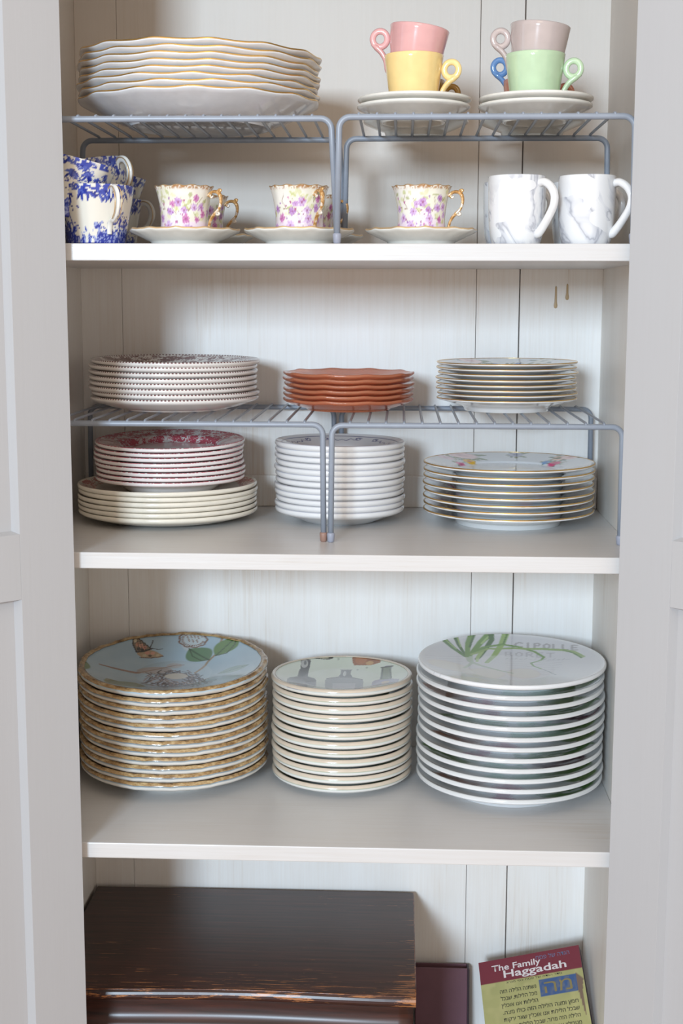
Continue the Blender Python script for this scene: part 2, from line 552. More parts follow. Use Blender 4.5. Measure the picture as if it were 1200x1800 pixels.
def rack(name, label, xa, xb, yf, yb, zbar, zfloor, nw, splay=0.006, legs_back_h=None, rust=(), yfoot=0.0, foot_shift=(0, 0)):
    """xa..xb leg centres, two bent frames, wires across"""
    r = empty(name, ((xa + xb) / 2, (yf + yb) / 2, zfloor))
    tag(r, label, 'wire rack', 'grey wire shelf racks')
    hx = (xb - xa) / 2; h = zbar - zfloor
    for yy, nm in ((yf, 'front_frame'), (yb, 'back_frame')):
        y = yy - (yf + yb) / 2
        cr = 0.012
        pts = [(-hx - splay + foot_shift[0], y, 0.011)]
        pts.append((-hx, y, h - cr))
        for k in range(1, 6):
            a = PI - k * (PI / 2) / 6
            pts.append((-hx + cr + cr * math.cos(a), y, h - cr + cr * math.sin(a)))
        pts.append((-hx + cr, y, h)); pts.append((hx - cr, y, h))
        for k in range(1, 6):
            a = PI / 2 - k * (PI / 2) / 6
            pts.append((hx - cr + cr * math.cos(a), y, h - cr + cr * math.sin(a)))
        pts.append((hx, y, h - cr)); pts.append((hx + splay + foot_shift[1], y, 0.011))
        fr = link(nm, tube(nm, pts, RB, 12), MAT['wire'], r)
        for sx, fx in ((-1, -hx - splay + foot_shift[0]), (1, hx + splay + foot_shift[1])):
            capm = lathe('foot_cap', [(0, 0), (0.0030, 0.0), (0.0040, 0.0012), (0.0047, 0.009), (0.0043, 0.0108), (0.0030, 0.0112), (0, 0.0112)], 16)
            link('foot_cap', capm, MAT['cap_rust'] if (nm, sx) in rust else MAT['cap'], fr, (fx, y, 0))
    dpt = (yb - yf) / 2
    top = h + RB + 0.0006
    wp = [(0, -dpt - 0.0015, h + 0.001), (0, -dpt - 0.001, top - 0.001), (0, -dpt + 0.004, top), (0, -dpt + 0.012, top), (0, 0, top), (0, dpt - 0.012, top), (0, dpt - 0.004, top), (0, dpt + 0.001, top - 0.001), (0, dpt + 0.0015, h + 0.001)]
    wm = tube('wire', wp, RW, 8)
    for k in range(nw):
        x = -hx + 0.021 + (2 * hx - 0.042) * k / (nw - 1)
        link('wire', wm, MAT['wire'], r, (x, 0, 0))
    return zbar + RB + 0.0006 + RW


ZR1 = rack('wire_rack', 'grey wire rack on top shelf holding the gold-rimmed plates', -0.308, 0.0066, 0.016, 0.214, 1.6320, Z1, 15, foot_shift=(0, 0.0))
rack('wire_rack', 'grey wire rack on top shelf holding the pastel cups', 0.0150, 0.3275, 0.0085, 0.206, 1.6325, Z1, 15, splay=0.002)
ZR2 = rack('wire_rack', 'grey wire rack on second shelf under the brown patterned plates', -0.338, -0.0066, 0.085, 0.350, 1.2975, Z2, 15, splay=0.001, rust=(('front_frame', 1),))
rack('wire_rack', 'grey wire rack on second shelf under the small flowered plates', 0.0040, 0.3370, 0.082, 0.347, 1.2972, Z2, 15, splay=0.001)


# ------------------------------------------------------------------ painter for printed decoration
def vnoise(x, y, scale, seed=0):
    g = np.random.default_rng(seed).random((64, 64))
    u = x * scale; v = y * scale
    i = np.floor(u).astype(int); j = np.floor(v).astype(int)
    a = u - i; b = v - j
    a = a * a * (3 - 2 * a); b = b * b * (3 - 2 * b)
    G = lambda p, q: g[p % 64, q % 64]
    return (G(i, j) * (1 - a) + G(i + 1, j) * a) * (1 - b) + (G(i, j + 1) * (1 - a) + G(i + 1, j + 1) * a) * b


class Paint:
    def __init__(self, x, y, col):
        self.x = x; self.y = y
        self.c = np.tile(np.array(lin(col)), (len(x), 1)).astype(float)
        self.mask = np.ones(len(x))

    def put(self, a, col):
        a = (np.clip(a, 0, 1) * self.mask)[:, None]
        self.c = self.c * (1 - a) + np.array(lin(col)) * a

    def stroke(self, pts, w, col, alpha=1.0, w2=None, soft=0.35):
        best = np.zeros(len(self.x)); w2 = w if w2 is None else w2
        m = len(pts) - 1
        for k in range(m):
            (ax, ay), (bx, by) = pts[k], pts[k + 1]
            dx, dy = bx - ax, by - ay; L = dx * dx + dy * dy + 1e-12
            t = np.clip(((self.x - ax) * dx + (self.y - ay) * dy) / L, 0, 1)
            d = np.hypot(self.x - ax - t * dx, self.y - ay - t * dy)
            ww = (w + (w2 - w) * (k + t) / m) / 2
            best = np.maximum(best, np.clip((ww - d) / (soft * ww + 1e-9) + 0.5, 0, 1))
        self.put(best * alpha, col)

    def ell(self, c, rx, ry, col, rot=0.0, alpha=1.0, soft=0.12):
        cs, sn = math.cos(rot), math.sin(rot)
        dx = self.x - c[0]; dy = self.y - c[1]
        d = np.hypot((dx * cs + dy * sn) / rx, (-dx * sn + dy * cs) / ry)
        self.put(np.clip((1 - d) / soft, 0, 1) * alpha, col)

    def leaf(self, p0, p1, w, col, vein=None, alpha=1.0):
        dx, dy = p1[0] - p0[0], p1[1] - p0[1]; L = math.hypot(dx, dy)
        t = ((self.x - p0[0]) * dx + (self.y - p0[1]) * dy) / L / L
        s = ((self.x - p0[0]) * -dy + (self.y - p0[1]) * dx) / L
        hw = np.where((t > 0) & (t < 1), w * np.sin(PI * np.clip(t, 0, 1)) ** 0.8, 0)
        self.put(np.clip((hw - np.abs(s)) / (0.12 * w) + 0.2, 0, 1) * (hw > 0) * alpha, col)
        if vein: self.stroke([p0, p1], w * 0.14, vein, 0.8)

    def poly(self, pts, col, alpha=1.0):
        inside = np.zeros(len(self.x), bool)
        m = len(pts)
        for k in range(m):
            (ax, ay), (bx, by) = pts[k], pts[(k + 1) % m]
            if ay == by: continue
            cond = ((ay > self.y) != (by > self.y)) & (self.x < (bx - ax) * (self.y - ay) / (by - ay) + ax)
            inside ^= cond
        self.put(inside * alpha, col)


# where a spot of the drawing (as sketched on a flat oval, -1..1 both ways) falls on the dished plate face, in radii
WARP = {
    'bird': ([-0.087, -0.114, 0.059, -0.048, 1.013, 0.048, -0.008, 0.082, -0.051, -0.025], [0.373, 0.710, -0.339, 0.275, 0.106, 0.083, -0.107, -0.464, 0.336, -0.054]),
    'bottle': ([0.000, -0.038, 0.011, -0.001, 1.003, 0.047, -0.017, 0.014, -0.003, -0.021], [0.309, 0.904, -0.258, 0.032, 0.047, -0.001, -0.003, -0.349, 0.064, -0.004]),
    'herb': ([0.023, 0.065, -0.027, 0.016, 1.019, 0.058, -0.016, -0.033, 0.011, -0.025], [0.279, 0.852, -0.320, 0.191, 0.025, -0.093, 0.076, -0.397, 0.209, 0.034]),
    'flor': ([0.032, 0.027, -0.018, 0.018, 1.041, 0.027, -0.005, -0.052, 0.018, -0.042], [0.671, 0.387, -0.233, 0.223, -0.002, -0.081, 0.099, -0.657, 0.271, 0.049])}


def on_plate(kind, u, v):
    a, b = WARP[kind]; t = [u ** i * v ** j for i in range(4) for j in range(4 - i)]
    return (sum(p * q for p, q in zip(a, t)), sum(p * q for p, q in zip(b, t)))


OVAL = {'bird': (573, 265, 519, 170), 'bottle': (570, 255, 487, 127), 'herb': (592, 228, 519, 150), 'flor': (587, 112, 545, 64)}


def plate_uv(X, Y, kind):
    cx, cy, a, b = OVAL[kind]
    return on_plate(kind, (X - cx) / a, (cy - Y) / b)


def art_bird(x, y, z, top):
    R = 0.1225
    p = Paint(x / R, y / R, (206, 204, 198))
    p.mask = top.astype(float)
    T = lambda *q: [plate_uv(X, Y, 'bird') for X, Y in q]
    t1 = lambda X, Y: plate_uv(X, Y, 'bird')
    p.put(np.ones(len(x)), (166, 190, 204))
    nz = vnoise(x, y, 60, 3)
    p.put((nz - 0.35) * 0.5, (186, 206, 214))
    # butterfly
    p.poly(T((362, 128), (385, 132), (410, 150), (440, 172), (462, 190), (440, 200), (405, 210), (380, 205), (362, 165)), (136, 118, 98)); p.poly(T((400, 205), (450, 192), (490, 205), (528, 228), (510, 240), (440, 242), (405, 238), (380, 215)), (178, 152, 122))
    for (X, Y, q, w, cl) in ((372, 145, .022, .05, (206, 190, 160)), (385, 165, .02, .05, (196, 140, 112)), (405, 172, .022, .05, (214, 158, 132)), (425, 182, .022, .045, (206, 142, 120)), (392, 190, .02, .04, (70, 60, 54)), (412, 195, .02, .03, (50, 44, 40)), (440, 212, .03, .04, (206, 150, 128)), (470, 215, .025, .035, (214, 160, 138)), (498, 226, .02, .03, (196, 178, 146)), (425, 228, .025, .03, (196, 178, 146)), (455, 230, .02, .025, (90, 70, 56))):
        p.ell(t1(X, Y), q, w, cl)
    p.stroke(T((362, 128), (395, 136), (430, 162), (462, 188)), .016, (44, 38, 34)); p.stroke(T((362, 128), (360, 165), (380, 205)), .016, (54, 44, 40)); p.stroke(T((400, 240), (460, 242), (527, 232)), .016, (84, 58, 48)); p.stroke(T((380, 208), (420, 204), (462, 188)), .028, (40, 34, 32))
    for X in (384, 400, 420): p.stroke(T((X, 140 + (X - 384) * .5), (X + 12, 200)), .008, (60, 50, 46), .8)
    p.stroke(T((455, 182), (466, 160), (472, 142)), .012, (54, 46, 44)); p.stroke(T((458, 184), (500, 192), (526, 188)), .012, (54, 46, 44))
    # post mark
    ring = [t1(693 + 76 * math.cos(a) * (1 + .05 * math.cos(9 * a)), 138 + 42 * math.sin(a) * (1 + .05 * math.cos(9 * a))) for a in np.linspace(0, 2 * PI, 60)]
    p.ell(t1(693, 138), .14, .24, (192, 204, 208)); p.stroke(ring, .022, (122, 92, 76))
    for k in range(26):
        a = PI * 0.1 + k * 0.22
        p.stroke([t1(693 + 56 * math.cos(a), 138 + 30 * math.sin(a)), t1(693 + 64 * math.cos(a + .05), 138 + 35 * math.sin(a + .05))], .016, (130, 100, 84))
    for (X, Y) in ((660, 125), (680, 122), (700, 124), (720, 128), (668, 142), (690, 145), (712, 146)):
        p.stroke([t1(X, Y - 7), t1(X + 6, Y + 6)], .014, (140, 110, 92))
    # bird, nest, egg
    p.stroke(T((178, 278), (260, 300), (390, 322)), .03, (138, 106, 90), 1, .06); p.ell(t1(480, 318), .2, .12, (168, 150, 138), 0.12, .75); p.ell(t1(590, 294), .09, .09, (176, 170, 164), .1, .7)
    p.stroke(T((400, 322), (500, 312), (600, 290), (640, 288)), .03, (140, 108, 90), .6)
    rr = random.Random(5)
    p.ell(t1(590, 372), .40, .30, (132, 126, 136), 0, .55, .6)
    for k in range(260):
        a = rr.uniform(0, 2 * PI); q = rr.uniform(.35, 1)
        X = 600 + 190 * q * math.cos(a); Y = 362 + 42 * q * math.sin(a); dl_ = rr.uniform(-50, 50)
        p.stroke([t1(X, Y), t1(X + dl_, Y + rr.uniform(-14, 14))], .015, rr.choice([(72, 62, 72), (120, 108, 112), (52, 44, 52), (150, 136, 130)]), .9)
    p.ell(t1(600, 350), .13, .10, (196, 190, 178))
    # branch and leaves
    p.stroke(T((858, 128), (825, 215), (775, 262), (745, 300), (705, 330)), .028, (150, 128, 100))
    p.leaf(t1(672, 188), t1(782, 252), .16, (92, 128, 92), (52, 78, 54)); p.leaf(t1(818, 230), t1(938, 126), .14, (100, 134, 76), (52, 78, 46))
    p.stroke(T((818, 230), (880, 215), (925, 165), (938, 126)), .014, (48, 70, 46)); p.stroke(T((672, 188), (690, 232), (740, 256), (782, 252)), .012, (48, 70, 46))
    p.leaf(t1(832, 324), t1(1002, 278), .10, (142, 168, 164), (96, 122, 116)); p.leaf(t1(215, 355), t1(300, 400), .10, (134, 138, 96), (92, 98, 60)); p.leaf(t1(255, 372), t1(430, 400), .16, (124, 132, 86), (86, 92, 54))
    p.leaf(t1(40, 300), t1(100, 262), .10, (104, 132, 88), (70, 90, 60))
    return p.c


def art_bottle(x, y, z, top):
    R = 0.0915
    p = Paint(x / R, y / R, (222, 222, 216)); p.mask = top.astype(float)
    T = lambda *q: [plate_uv(X, Y, 'bottle') for X, Y in q]
    p.put(np.ones(len(x)), (210, 218, 202))
    p.put((vnoise(x, y, 50, 8) - .4) * .6, (196, 206, 184))
    p.put(np.clip((-y / R - .15) * 1.6, 0, .8), (176, 184, 186))
    # tall dark bottle
    p.poly(T((182, 360), (182, 290), (200, 278), (255, 268), (262, 235), (275, 215), (278, 165), (300, 152), (345, 158), (348, 170), (332, 235), (326, 272), (372, 288), (385, 300), (378, 360)), (84, 82, 86))
    p.poly(T((262, 268), (275, 215), (278, 170), (345, 165), (330, 230), (324, 272)), (38, 38, 38)); p.ell(plate_uv(303, 185, 'bottle'), .055, .17, (172, 172, 168))
    p.ell(plate_uv(308, 180, 'bottle'), .02, .08, (90, 90, 90)); p.poly(T((180, 310), (385, 310), (380, 365), (180, 365)), (134, 136, 144), .8)
    # flat flask
    p.poly(T((445, 365), (448, 305), (462, 292), (540, 285), (556, 265), (560, 228), (632, 228), (626, 265), (640, 288), (708, 298), (716, 310), (710, 365)), (140, 144, 148))
    p.poly(T((560, 228), (632, 228), (626, 265), (636, 286), (550, 286), (558, 262)), (84, 84, 86)); p.stroke(T((462, 294), (545, 288), (640, 290), (706, 300)), .03, (74, 72, 74)); p.stroke(T((560, 231), (632, 231)), .03, (96, 92, 88)); p.ell(plate_uv(585, 262, 'bottle'), .025, .16, (186, 190, 188))
    p.poly(T((500, 325), (660, 325), (655, 360), (500, 360)), (176, 176, 184), .8)
    # green glass bottle
    p.poly(T((770, 340), (778, 310), (800, 298), (830, 290), (842, 255), (846, 212), (880, 200), (915, 200), (916, 215), (905, 240), (912, 285), (968, 295), (960, 320)), (150, 146, 164))
    p.poly(T((832, 292), (844, 250), (848, 212), (912, 200), (906, 240), (914, 288)), (116, 128, 104)); p.stroke(T((848, 212), (916, 204)), .05, (70, 76, 60)); p.stroke(T((850, 215), (842, 286)), .025, (60, 66, 54)); p.stroke(T((905, 225), (912, 284)), .02, (80, 86, 70)); p.ell(plate_uv(870, 312, 'bottle'), .06, .10, (190, 170, 150))
    # jar and dark label at the far edge
    p.poly(T((638, 128), (838, 128), (836, 178), (770, 196), (650, 196), (640, 180)), (150, 92, 52)); p.ell(plate_uv(700, 160, 'bottle'), .09, .16, (176, 110, 60), 0, .8); p.ell(plate_uv(760, 182, 'bottle'), .06, .07, (200, 160, 100), 0, .8); p.ell(plate_uv(800, 140, 'bottle'), .07, .12, (120, 70, 40), 0, .7)
    p.poly(T((350, 146), (372, 126), (505, 126), (505, 150), (470, 158)), (58, 58, 50)); p.poly(T((385, 140), (470, 128), (470, 148), (420, 150)), (192, 190, 160))
    for (X, Y) in ((540, 155), (740, 212), (675, 228)): p.ell(plate_uv(X, Y, 'bottle'), .018, .04, (170, 176, 160))
    return p.c


LETTERS = {'C': [[(1, .85), (.6, 1), (.15, .8), (0, .5), (.15, .2), (.6, 0), (1, .15)]], 'I': [[(.5, 0), (.5, 1)]], 'P': [[(.1, 0), (.1, 1), (.7, 1), (.9, .75), (.7, .5), (.1, .5)]],
           'O': [[(.5, 1), (.1, .75), (.1, .25), (.5, 0), (.9, .25), (.9, .75), (.5, 1)]], 'L': [[(.1, 1), (.1, 0), (.85, 0)]], 'E': [[(.85, 1), (.1, 1), (.1, 0), (.85, 0)], [(.1, .5), (.7, .5)]],
           'B': [[(.1, 0), (.1, 1), (.7, 1), (.85, .75), (.7, .52), (.1, .52)], [(.7, .52), (.95, .25), (.7, 0), (.1, 0)]], 'R': [[(.1, 0), (.1, 1), (.7, 1), (.9, .75), (.7, .5), (.1, .5)], [(.5, .5), (.95, 0)]], 'T': [[(.5, 0), (.5, 1)], [(0, 1), (1, 1)]], 'A': [[(0, 0), (.5, 1), (1, 0)], [(.2, .4), (.8, .4)]]}


def art_herb(x, y, z, top):
    R = 0.119
    p = Paint(x / R, y / R, (226, 227, 228)); p.mask = top.astype(float)
    uv = lambda X, Y: plate_uv(X, Y, 'herb')
    T = lambda *q: [uv(X, Y) for X, Y in q]
    p.put(np.ones(len(x)), (214, 215, 219))
    p.put(np.clip((np.hypot(x, y) / R - .93) * 20, 0, 1), (226, 227, 228))
    # faint lines of small type
    for k in range(11):
        Y = 140 + k * 13
        xs = 110 + 4 * k
        if k > 1: p.stroke(T((xs, Y + 30), (320, Y + 36)), .014, (192, 192, 198), .6)
        if k > 3: p.stroke(T((560 + 6 * (k % 3), Y + 30), (940 - 12 * k, Y + 28)), .012, (190, 190, 196), .6)

    def word(s, X, Y, w, h, dx, dy, col, th):
        for i, ch in enumerate(s):
            for st in LETTERS.get(ch, []):
                p.stroke([uv(X + i * dx + a * w, Y + i * dy - b * h) for a, b in st], th, col, .85)
    word('CIPOLLE', 612, 150, 38, 26, 52, 3.0, (160, 158, 160), .026)
    word('BORET', 556, 198, 40, 22, 58, 2.0, (184, 184, 188), .020)
    for i in range(14):
        X = 560 + i * 26
        p.stroke([uv(X, 222 - (i % 3)), uv(X + 14, 214 + (i % 2) * 5)], .016, (184, 186, 192), .8)
    # bulbs
    for (c, rx, ry, r) in ((uv(250, 255), .26, .20, -.2), (uv(440, 295), .24, .22, .0), (uv(660, 300), .19, .20, 0), (uv(360, 330), .22, .16, .1)):
        p.ell(c, rx, ry, (212, 202, 196), r, .55); p.ell(c, rx * .9, ry * .85, (216, 214, 206), r, .8)
    # stems and leaves
    G = [(86, 128, 60), (112, 150, 74), (148, 178, 100), (70, 108, 54), (164, 190, 122)]
    p.stroke(T((345, 185), (360, 225), (420, 255), (520, 285), (600, 300)), .07, (168, 184, 160), .8, .02)
    p.stroke(T((360, 180), (372, 235), (330, 262)), .06, (176, 192, 168), .8, .03)
    p.stroke(T((215, 108), (270, 155), (335, 200)), .085, G[0], 1, .05); p.stroke(T((222, 108), (285, 160)), .02, G[2])
    p.stroke(T((282, 98), (300, 140), (338, 195)), .06, G[3], 1, .03); p.stroke(T((290, 98), (312, 150)), .018, G[2])
    p.stroke(T((372, 84), (352, 130), (345, 200)), .085, G[1], 1, .05); p.stroke(T((384, 84), (360, 150)), .025, G[3])
    p.stroke(T((472, 78), (420, 125), (360, 195)), .10, G[1], 1, .05); p.stroke(T((480, 78), (425, 130)), .025, G[4])
    p.stroke(T((478, 80), (482, 110), (455, 150), (400, 215)), .07, G[3], 1, .05); p.stroke(T((562, 74), (540, 130), (500, 190), (455, 240)), .085, G[2], 1, .05); p.stroke(T((570, 76), (548, 130)), .02, G[0])
    p.stroke(T((430, 170), (405, 205), (400, 230)), .05, G[4], 1, .03)
    p.stroke(T((365, 185), (440, 150), (540, 134), (630, 148), (720, 175), (772, 205), (750, 225), (700, 245), (715, 262), (760, 275)), .045, G[1], 1, .02)
    p.stroke(T((760, 275), (800, 285), (840, 300)), .015, (150, 158, 160))
    p.stroke(T((370, 190), (460, 158), (600, 155), (760, 160), (880, 168), (935, 178), (985, 205)), .035, (146, 172, 104), 1, .06); p.stroke(T((880, 168), (935, 184), (980, 212)), .02, G[0])
    return p.c


def art_edge_patches(R, base, patches, seed):
    """decoration of which only the outer ring shows in a stack"""
    def f(x, y, z, top):
        p = Paint(x, y, base[0]); p.mask = top.astype(float)
        p.put(np.ones(len(x)), base[1])
        r = np.hypot(x, y) / R; th = np.arctan2(y, x)
        nz = vnoise(th * 3 + 20, r * 9, 2.0, seed)
        for (a0, a1, r0, r1, col) in patches:
            d = (th - a0) % (2 * PI)
            inn = (d < a1) * np.clip(np.minimum(d, a1 - d) / .06, 0, 1)
            m = inn * np.clip((r - r0) / .03, 0, 1) * np.clip((r1 - r) / .02, 0, 1) * np.clip((nz - .22) * 4, 0, 1)
            p.put(m, col)
        return p.c
    return f


# ------------------------------------------------------------------ plates
def plate_prof(R, H, p, tb, rf, rw, k=1.5, nrad=14, foot=True, nwell=5, rimr=None, flat_rim=None):
    """p: stacking pitch (well height), tb: wall thickness, rf: foot radius, rw: well radius"""
    def zt(r):
        if r <= rw: return p
        s = (r - rw) / (R - rw)
        if flat_rim:
            s0, h0 = flat_rim
            v = h0 * (1 - (1 - min(1, s / s0)) ** 2) if s < s0 else h0 + (1 - h0) * (s - s0) / (1 - s0)
        else: v = s ** k
        return p + (H - p) * v
    pr = [(0, p - tb)]
    pr += [(rf - 0.0035, p - tb), (rf - 0.0022, 0.0004), (rf - 0.0012, 0.0), (rf, 0.0), (rf + 0.0008, 0.0006)]
    e = R - tb * 0.35
    rs = np.linspace(rf + 0.0022, e - 0.0008, nrad)
    for r in rs: pr.append((r, max(zt(r) - tb, p - tb + 0.0002)))
    zc = H - tb / 2
    for a in np.linspace(-PI / 2 + .35, PI / 2, 7): pr.append((e + tb * 0.35 * math.cos(a), zc + tb / 2 * math.sin(a)))
    top_from = len(pr) - 4
    for r in np.linspace(e - 0.001, rw, nrad): pr.append((r, zt(r)))
    for r in np.linspace(rw, 0, nwell + 1)[1:]: pr.append((r, p))
    return pr, top_from


def rim_prof(R, H, tb, cover=0.6, inn=0.0015, grow=0.00025, kslope=0.0):
    """a thin band hugging the rim"""
    e = R - tb * 0.35; zc = H - tb / 2
    a0 = PI / 2 - cover * PI
    out = [(e + (tb * .35 + grow) * math.cos(a), zc + (tb / 2 + grow) * math.sin(a)) for a in np.linspace(a0, PI / 2, 7)]
    out.append((e - inn, H + grow - kslope * inn))
    inner = [(e - inn, H - 0.0005 - kslope * inn)] + [(e + (tb * .35 - .0006) * math.cos(a), zc + (tb / 2 - .0006) * math.sin(a)) for a in np.linspace(PI / 2, a0, 5)]
    return out + inner + [out[0]]


ORD = ['topmost', 'second from top', 'third from top', 'fourth from top', 'fifth from top', 'sixth from top', 'seventh from top', 'eighth from top', 'ninth from top', 'tenth from top', 'eleventh from top']


def stack(name, n, meshes, mats, cx, cy, zb, p, label, cat, group, rim=None, jit=0.0012, rots=None, tilt=(0, 0), seed=1, top_rot=0.0, tj=0.15, ordmap=None, dtilt=None):
    """n plates of one kind. meshes: list; index 0 is the topmost one, others cycle"""
    rr = random.Random(seed)
    out = []
    for i in range(n):                     # i = 0 at the bottom
        k = n - 1 - i                      # k = 0 on top
        me = meshes[0] if k == 0 else meshes[1 + (k - 1) % (len(meshes) - 1)] if len(meshes) > 1 else meshes[0]
        fr = i / max(1, n - 1)
        o = link(name, me, mats)
        dx, dy = (rr.uniform(-jit, jit), rr.uniform(-jit, jit)) if i else (0, 0)
        rz = top_rot if k == 0 else (rots(k, rr) if rots else rr.uniform(0, 2 * PI))
        o.location = (cx + dx, cy + dy, zb + i * p + abs(tilt[0]) * fr * 0.0)
        E_ = Euler((math.radians(tilt[0] * fr + (rr.uniform(-tj, tj) if i else 0)), math.radians(tilt[1] * fr + (rr.uniform(-tj, tj) if i else 0)), 0))
        o.rotation_euler = (E_.to_matrix() @ Matrix.Rotation(rz, 3, 'Z')).to_euler()
        od = 'bottom' if k == n - 1 else ORD[k]
        tag(o, label % od, cat, group)
        if rim:
            for nm, rme, rma in rim:
                link(nm, rme, rma, o)
        out.append(o)
    return out


# --- gold-rimmed scalloped dinner plates on the upper left rack
def scal(nl, ar, az, R):
    def m(th, r, z):
        w = (np.clip((r / R - 0.72) / 0.28, 0, 1)) ** 2
        wave = np.cos(nl * th) + 0.12 * np.cos(2 * nl * th + .6)
        return r * (1 + ar * w * wave), z + az * w * wave
    return m


R_ = 0.1395
gm = scal(14, 0.0055, 0.0008, R_)
pr, tf = plate_prof(R_, 0.0290, 0.0073, 0.0034, 0.082, 0.088, 1.25, 16)
g_me = lathe('dinner_plate', pr, 168, gm)
g_rim = lathe('gold_rim', rim_prof(R_, 0.0290, 0.0034, 0.50, 0.0010, 0.0002, 0.4), 168, gm)
stack('dinner_plate', 8, [g_me], MAT['white'], -0.1545, 0.152, ZR1, 0.0073, 'white scalloped dinner plate with gold rim, %s in stack on upper rack', 'plate', 'gold-rimmed dinner plates', [('gold_rim', g_rim, MAT['gold'])], jit=0.0022, rots=lambda k, r: r.uniform(-.25, .25), tilt=(0.6, 1.0), seed=3)

# --- brown transfer plates
pr, tf = plate_prof(0.1067, 0.0177, 0.0066, 0.0048, 0.066, 0.07, 1.3, 14)
b_me = lathe('brown_patterned_plate', pr, 160)
stack('patterned_plate', 8, [b_me], MAT['brown_toile'], -0.204, 0.245, ZR2, 0.0066, 'brown floral patterned plate with dashed border, %s in stack on wire rack', 'plate', 'brown patterned plates', jit=0.0022, seed=5, tilt=(.4, .3))

# --- pink and cream plates beneath
pr, tf = plate_prof(0.115, 0.0164, 0.0065, 0.0052, 0.066, 0.075, 1.5, 14)
c_me = lathe('cream_plate', pr, 144)
c_top = lathe('cream_plate_top', pr, 144)
st = stack('cream_plate', 6, [c_top, c_me], MAT['cream'], -0.2155, 0.2495, Z2, 0.0065, 'plain cream dinner plate, %s in stack under the red patterned plates', 'plate', 'cream dinner plates', jit=0.0008, seed=7)
c_top.materials.clear(); c_top.materials.append(MAT['cream_toile'])
pr, tf = plate_prof(0.0955, 0.0190, 0.0065, 0.0047, 0.056, 0.060, 1.2, 14, flat_rim=(0.28, 0.62))
p_me = lathe('red_patterned_plate', pr, 144)
stack('patterned_plate', 8, [p_me], MAT['pink_toile'], -0.2125, 0.2485, Z2 + 0.0065 * 6 + 0.0002, 0.0065, 'red floral patterned plate, %s in stack standing on cream plates', 'plate', 'red patterned plates', jit=0.0014, seed=8, tilt=(2.0, 0))

# --- white dishes with a blue line
R_ = 0.0827


def art_blue(x, y, z, top):
    p = Paint(x / R_, y / R_, (226, 226, 226)); r = np.hypot(x, y) / R_
    p.put(((r > 0.982) & (z > 0.0205)) * 0.7, (150, 152, 172))
    p.mask = top.astype(float)
    p.put(np.clip(1 - np.abs(r - 0.895) / .011, 0, 1), (92, 92, 132))
    for a in np.linspace(0, 2 * PI, 7)[:-1] + PI / 2:
        ca, sa = math.cos(a), math.sin(a)
        for s in (-1, 1):
            sp = []
            for q in np.linspace(0, 1, 26):
                an = q * 3.6 * PI; rad = .055 * (1 - q * .8)
                tx = s * (.26 - .0 + rad * math.cos(an)); ty = .76 + rad * math.sin(an)
                sp.append((tx * sa + ty * ca, -tx * ca + ty * sa))
            p.stroke(sp, .013, (100, 100, 140))
            ln = [(.205, .74), (.14, .80), (.07, .74), (0.0, .78)]
            p.stroke([(s * u * sa + v * ca, -s * u * ca + v * sa) for u, v in ln], .014, (100, 100, 140))
    return p.c


pr, tf = plate_prof(R_, 0.0215, 0.0076, 0.0067, 0.042, 0.046, 0.9, 26, nwell=6)
bl_me = lathe('blue_lined_dish', pr, 288, paint=art_blue, top_from=tf)
bl_lo = lathe('blue_lined_dish_lower', plate_prof(R_, 0.0215, 0.0076, 0.0067, 0.042, 0.046, 0.9, 12)[0], 96, paint=art_blue, top_from=999)
bl = stack('white_dish', 12, [bl_me, bl_lo], MAT['printed'], 0.006, 0.243, Z2, 0.00755, 'small white dish with thin blue edge line, %s in stack behind rack legs', 'dish', 'white dishes with blue line', jit=0.0016, seed=9, tilt=(0.2, .5))

# --- salmon glass plates
R_ = 0.0818


def gmod(th, r, z):
    w = np.clip((r / 0.0818 - 0.5) / 0.5, 0, 1) ** 2
    wv = np.cos(10 * th) + .3 * np.cos(20 * th)
    return r * (1 + .012 * w * wv), z + .0006 * w * wv


pr, tf = plate_prof(R_, 0.0150, 0.0064, 0.0036, 0.052, 0.056, 1.15, 12)
gl_me = lathe('glass_plate', pr, 140, gmod)
stack('glass_plate', 6, [gl_me], MAT['glass'], 0.0167, 0.246, ZR2, 0.0066, 'salmon pink glass plate with wavy rim, %s in stack on wire rack', 'plate', 'salmon glass plates', jit=0.0012, seed=10, rots=lambda k, r: r.uniform(-.06, .06))


# --- flowered gold-edged plates
def rose(p, c, s, col, dark, sx=1.0):
    p.ell(c, s * sx, s, col, 0, 1, .25)
    for k in range(5):
        a = k * 1.26 + .4
        p.ell((c[0] + .55 * s * sx * math.cos(a), c[1] + .55 * s * math.sin(a)), s * .42 * sx, s * .40, tuple(min(255, int(v * 1.06) + 6) for v in col), 0, .8, .4)
    p.ell(c, s * .45 * sx, s * .45, dark, 0, .85, .5); p.ell((c[0] + .1 * s, c[1]), s * .2 * sx, s * .2, col, 0, .9, .5)


def art_flor(R, spots):
    def f(x, y, z, top):
        p = Paint(x / R, y / R, (228, 229, 228)); p.mask = top.astype(float)
        r = np.hypot(x, y) / R
        p.put(np.ones(len(x)) * 1, (224, 226, 228))
        rr = random.Random(3)
        for (c, s, col, dark, sx) in spots:
            for k in range(9):
                a = rr.uniform(0, 2 * PI); L = s * rr.uniform(1.1, 1.9)
                p.leaf((c[0] + .5 * s * math.cos(a), c[1] + .5 * s * math.sin(a)), (c[0] + L * sx * math.cos(a), c[1] + L * math.sin(a)), s * .25, rr.choice([(112, 128, 80), (90, 112, 84), (140, 140, 100)]), None, .8)
            rose(p, c, s, col, dark, sx)
        return p.c
    return f


def fuv(X, Y): return plate_uv(X, Y, 'flor')


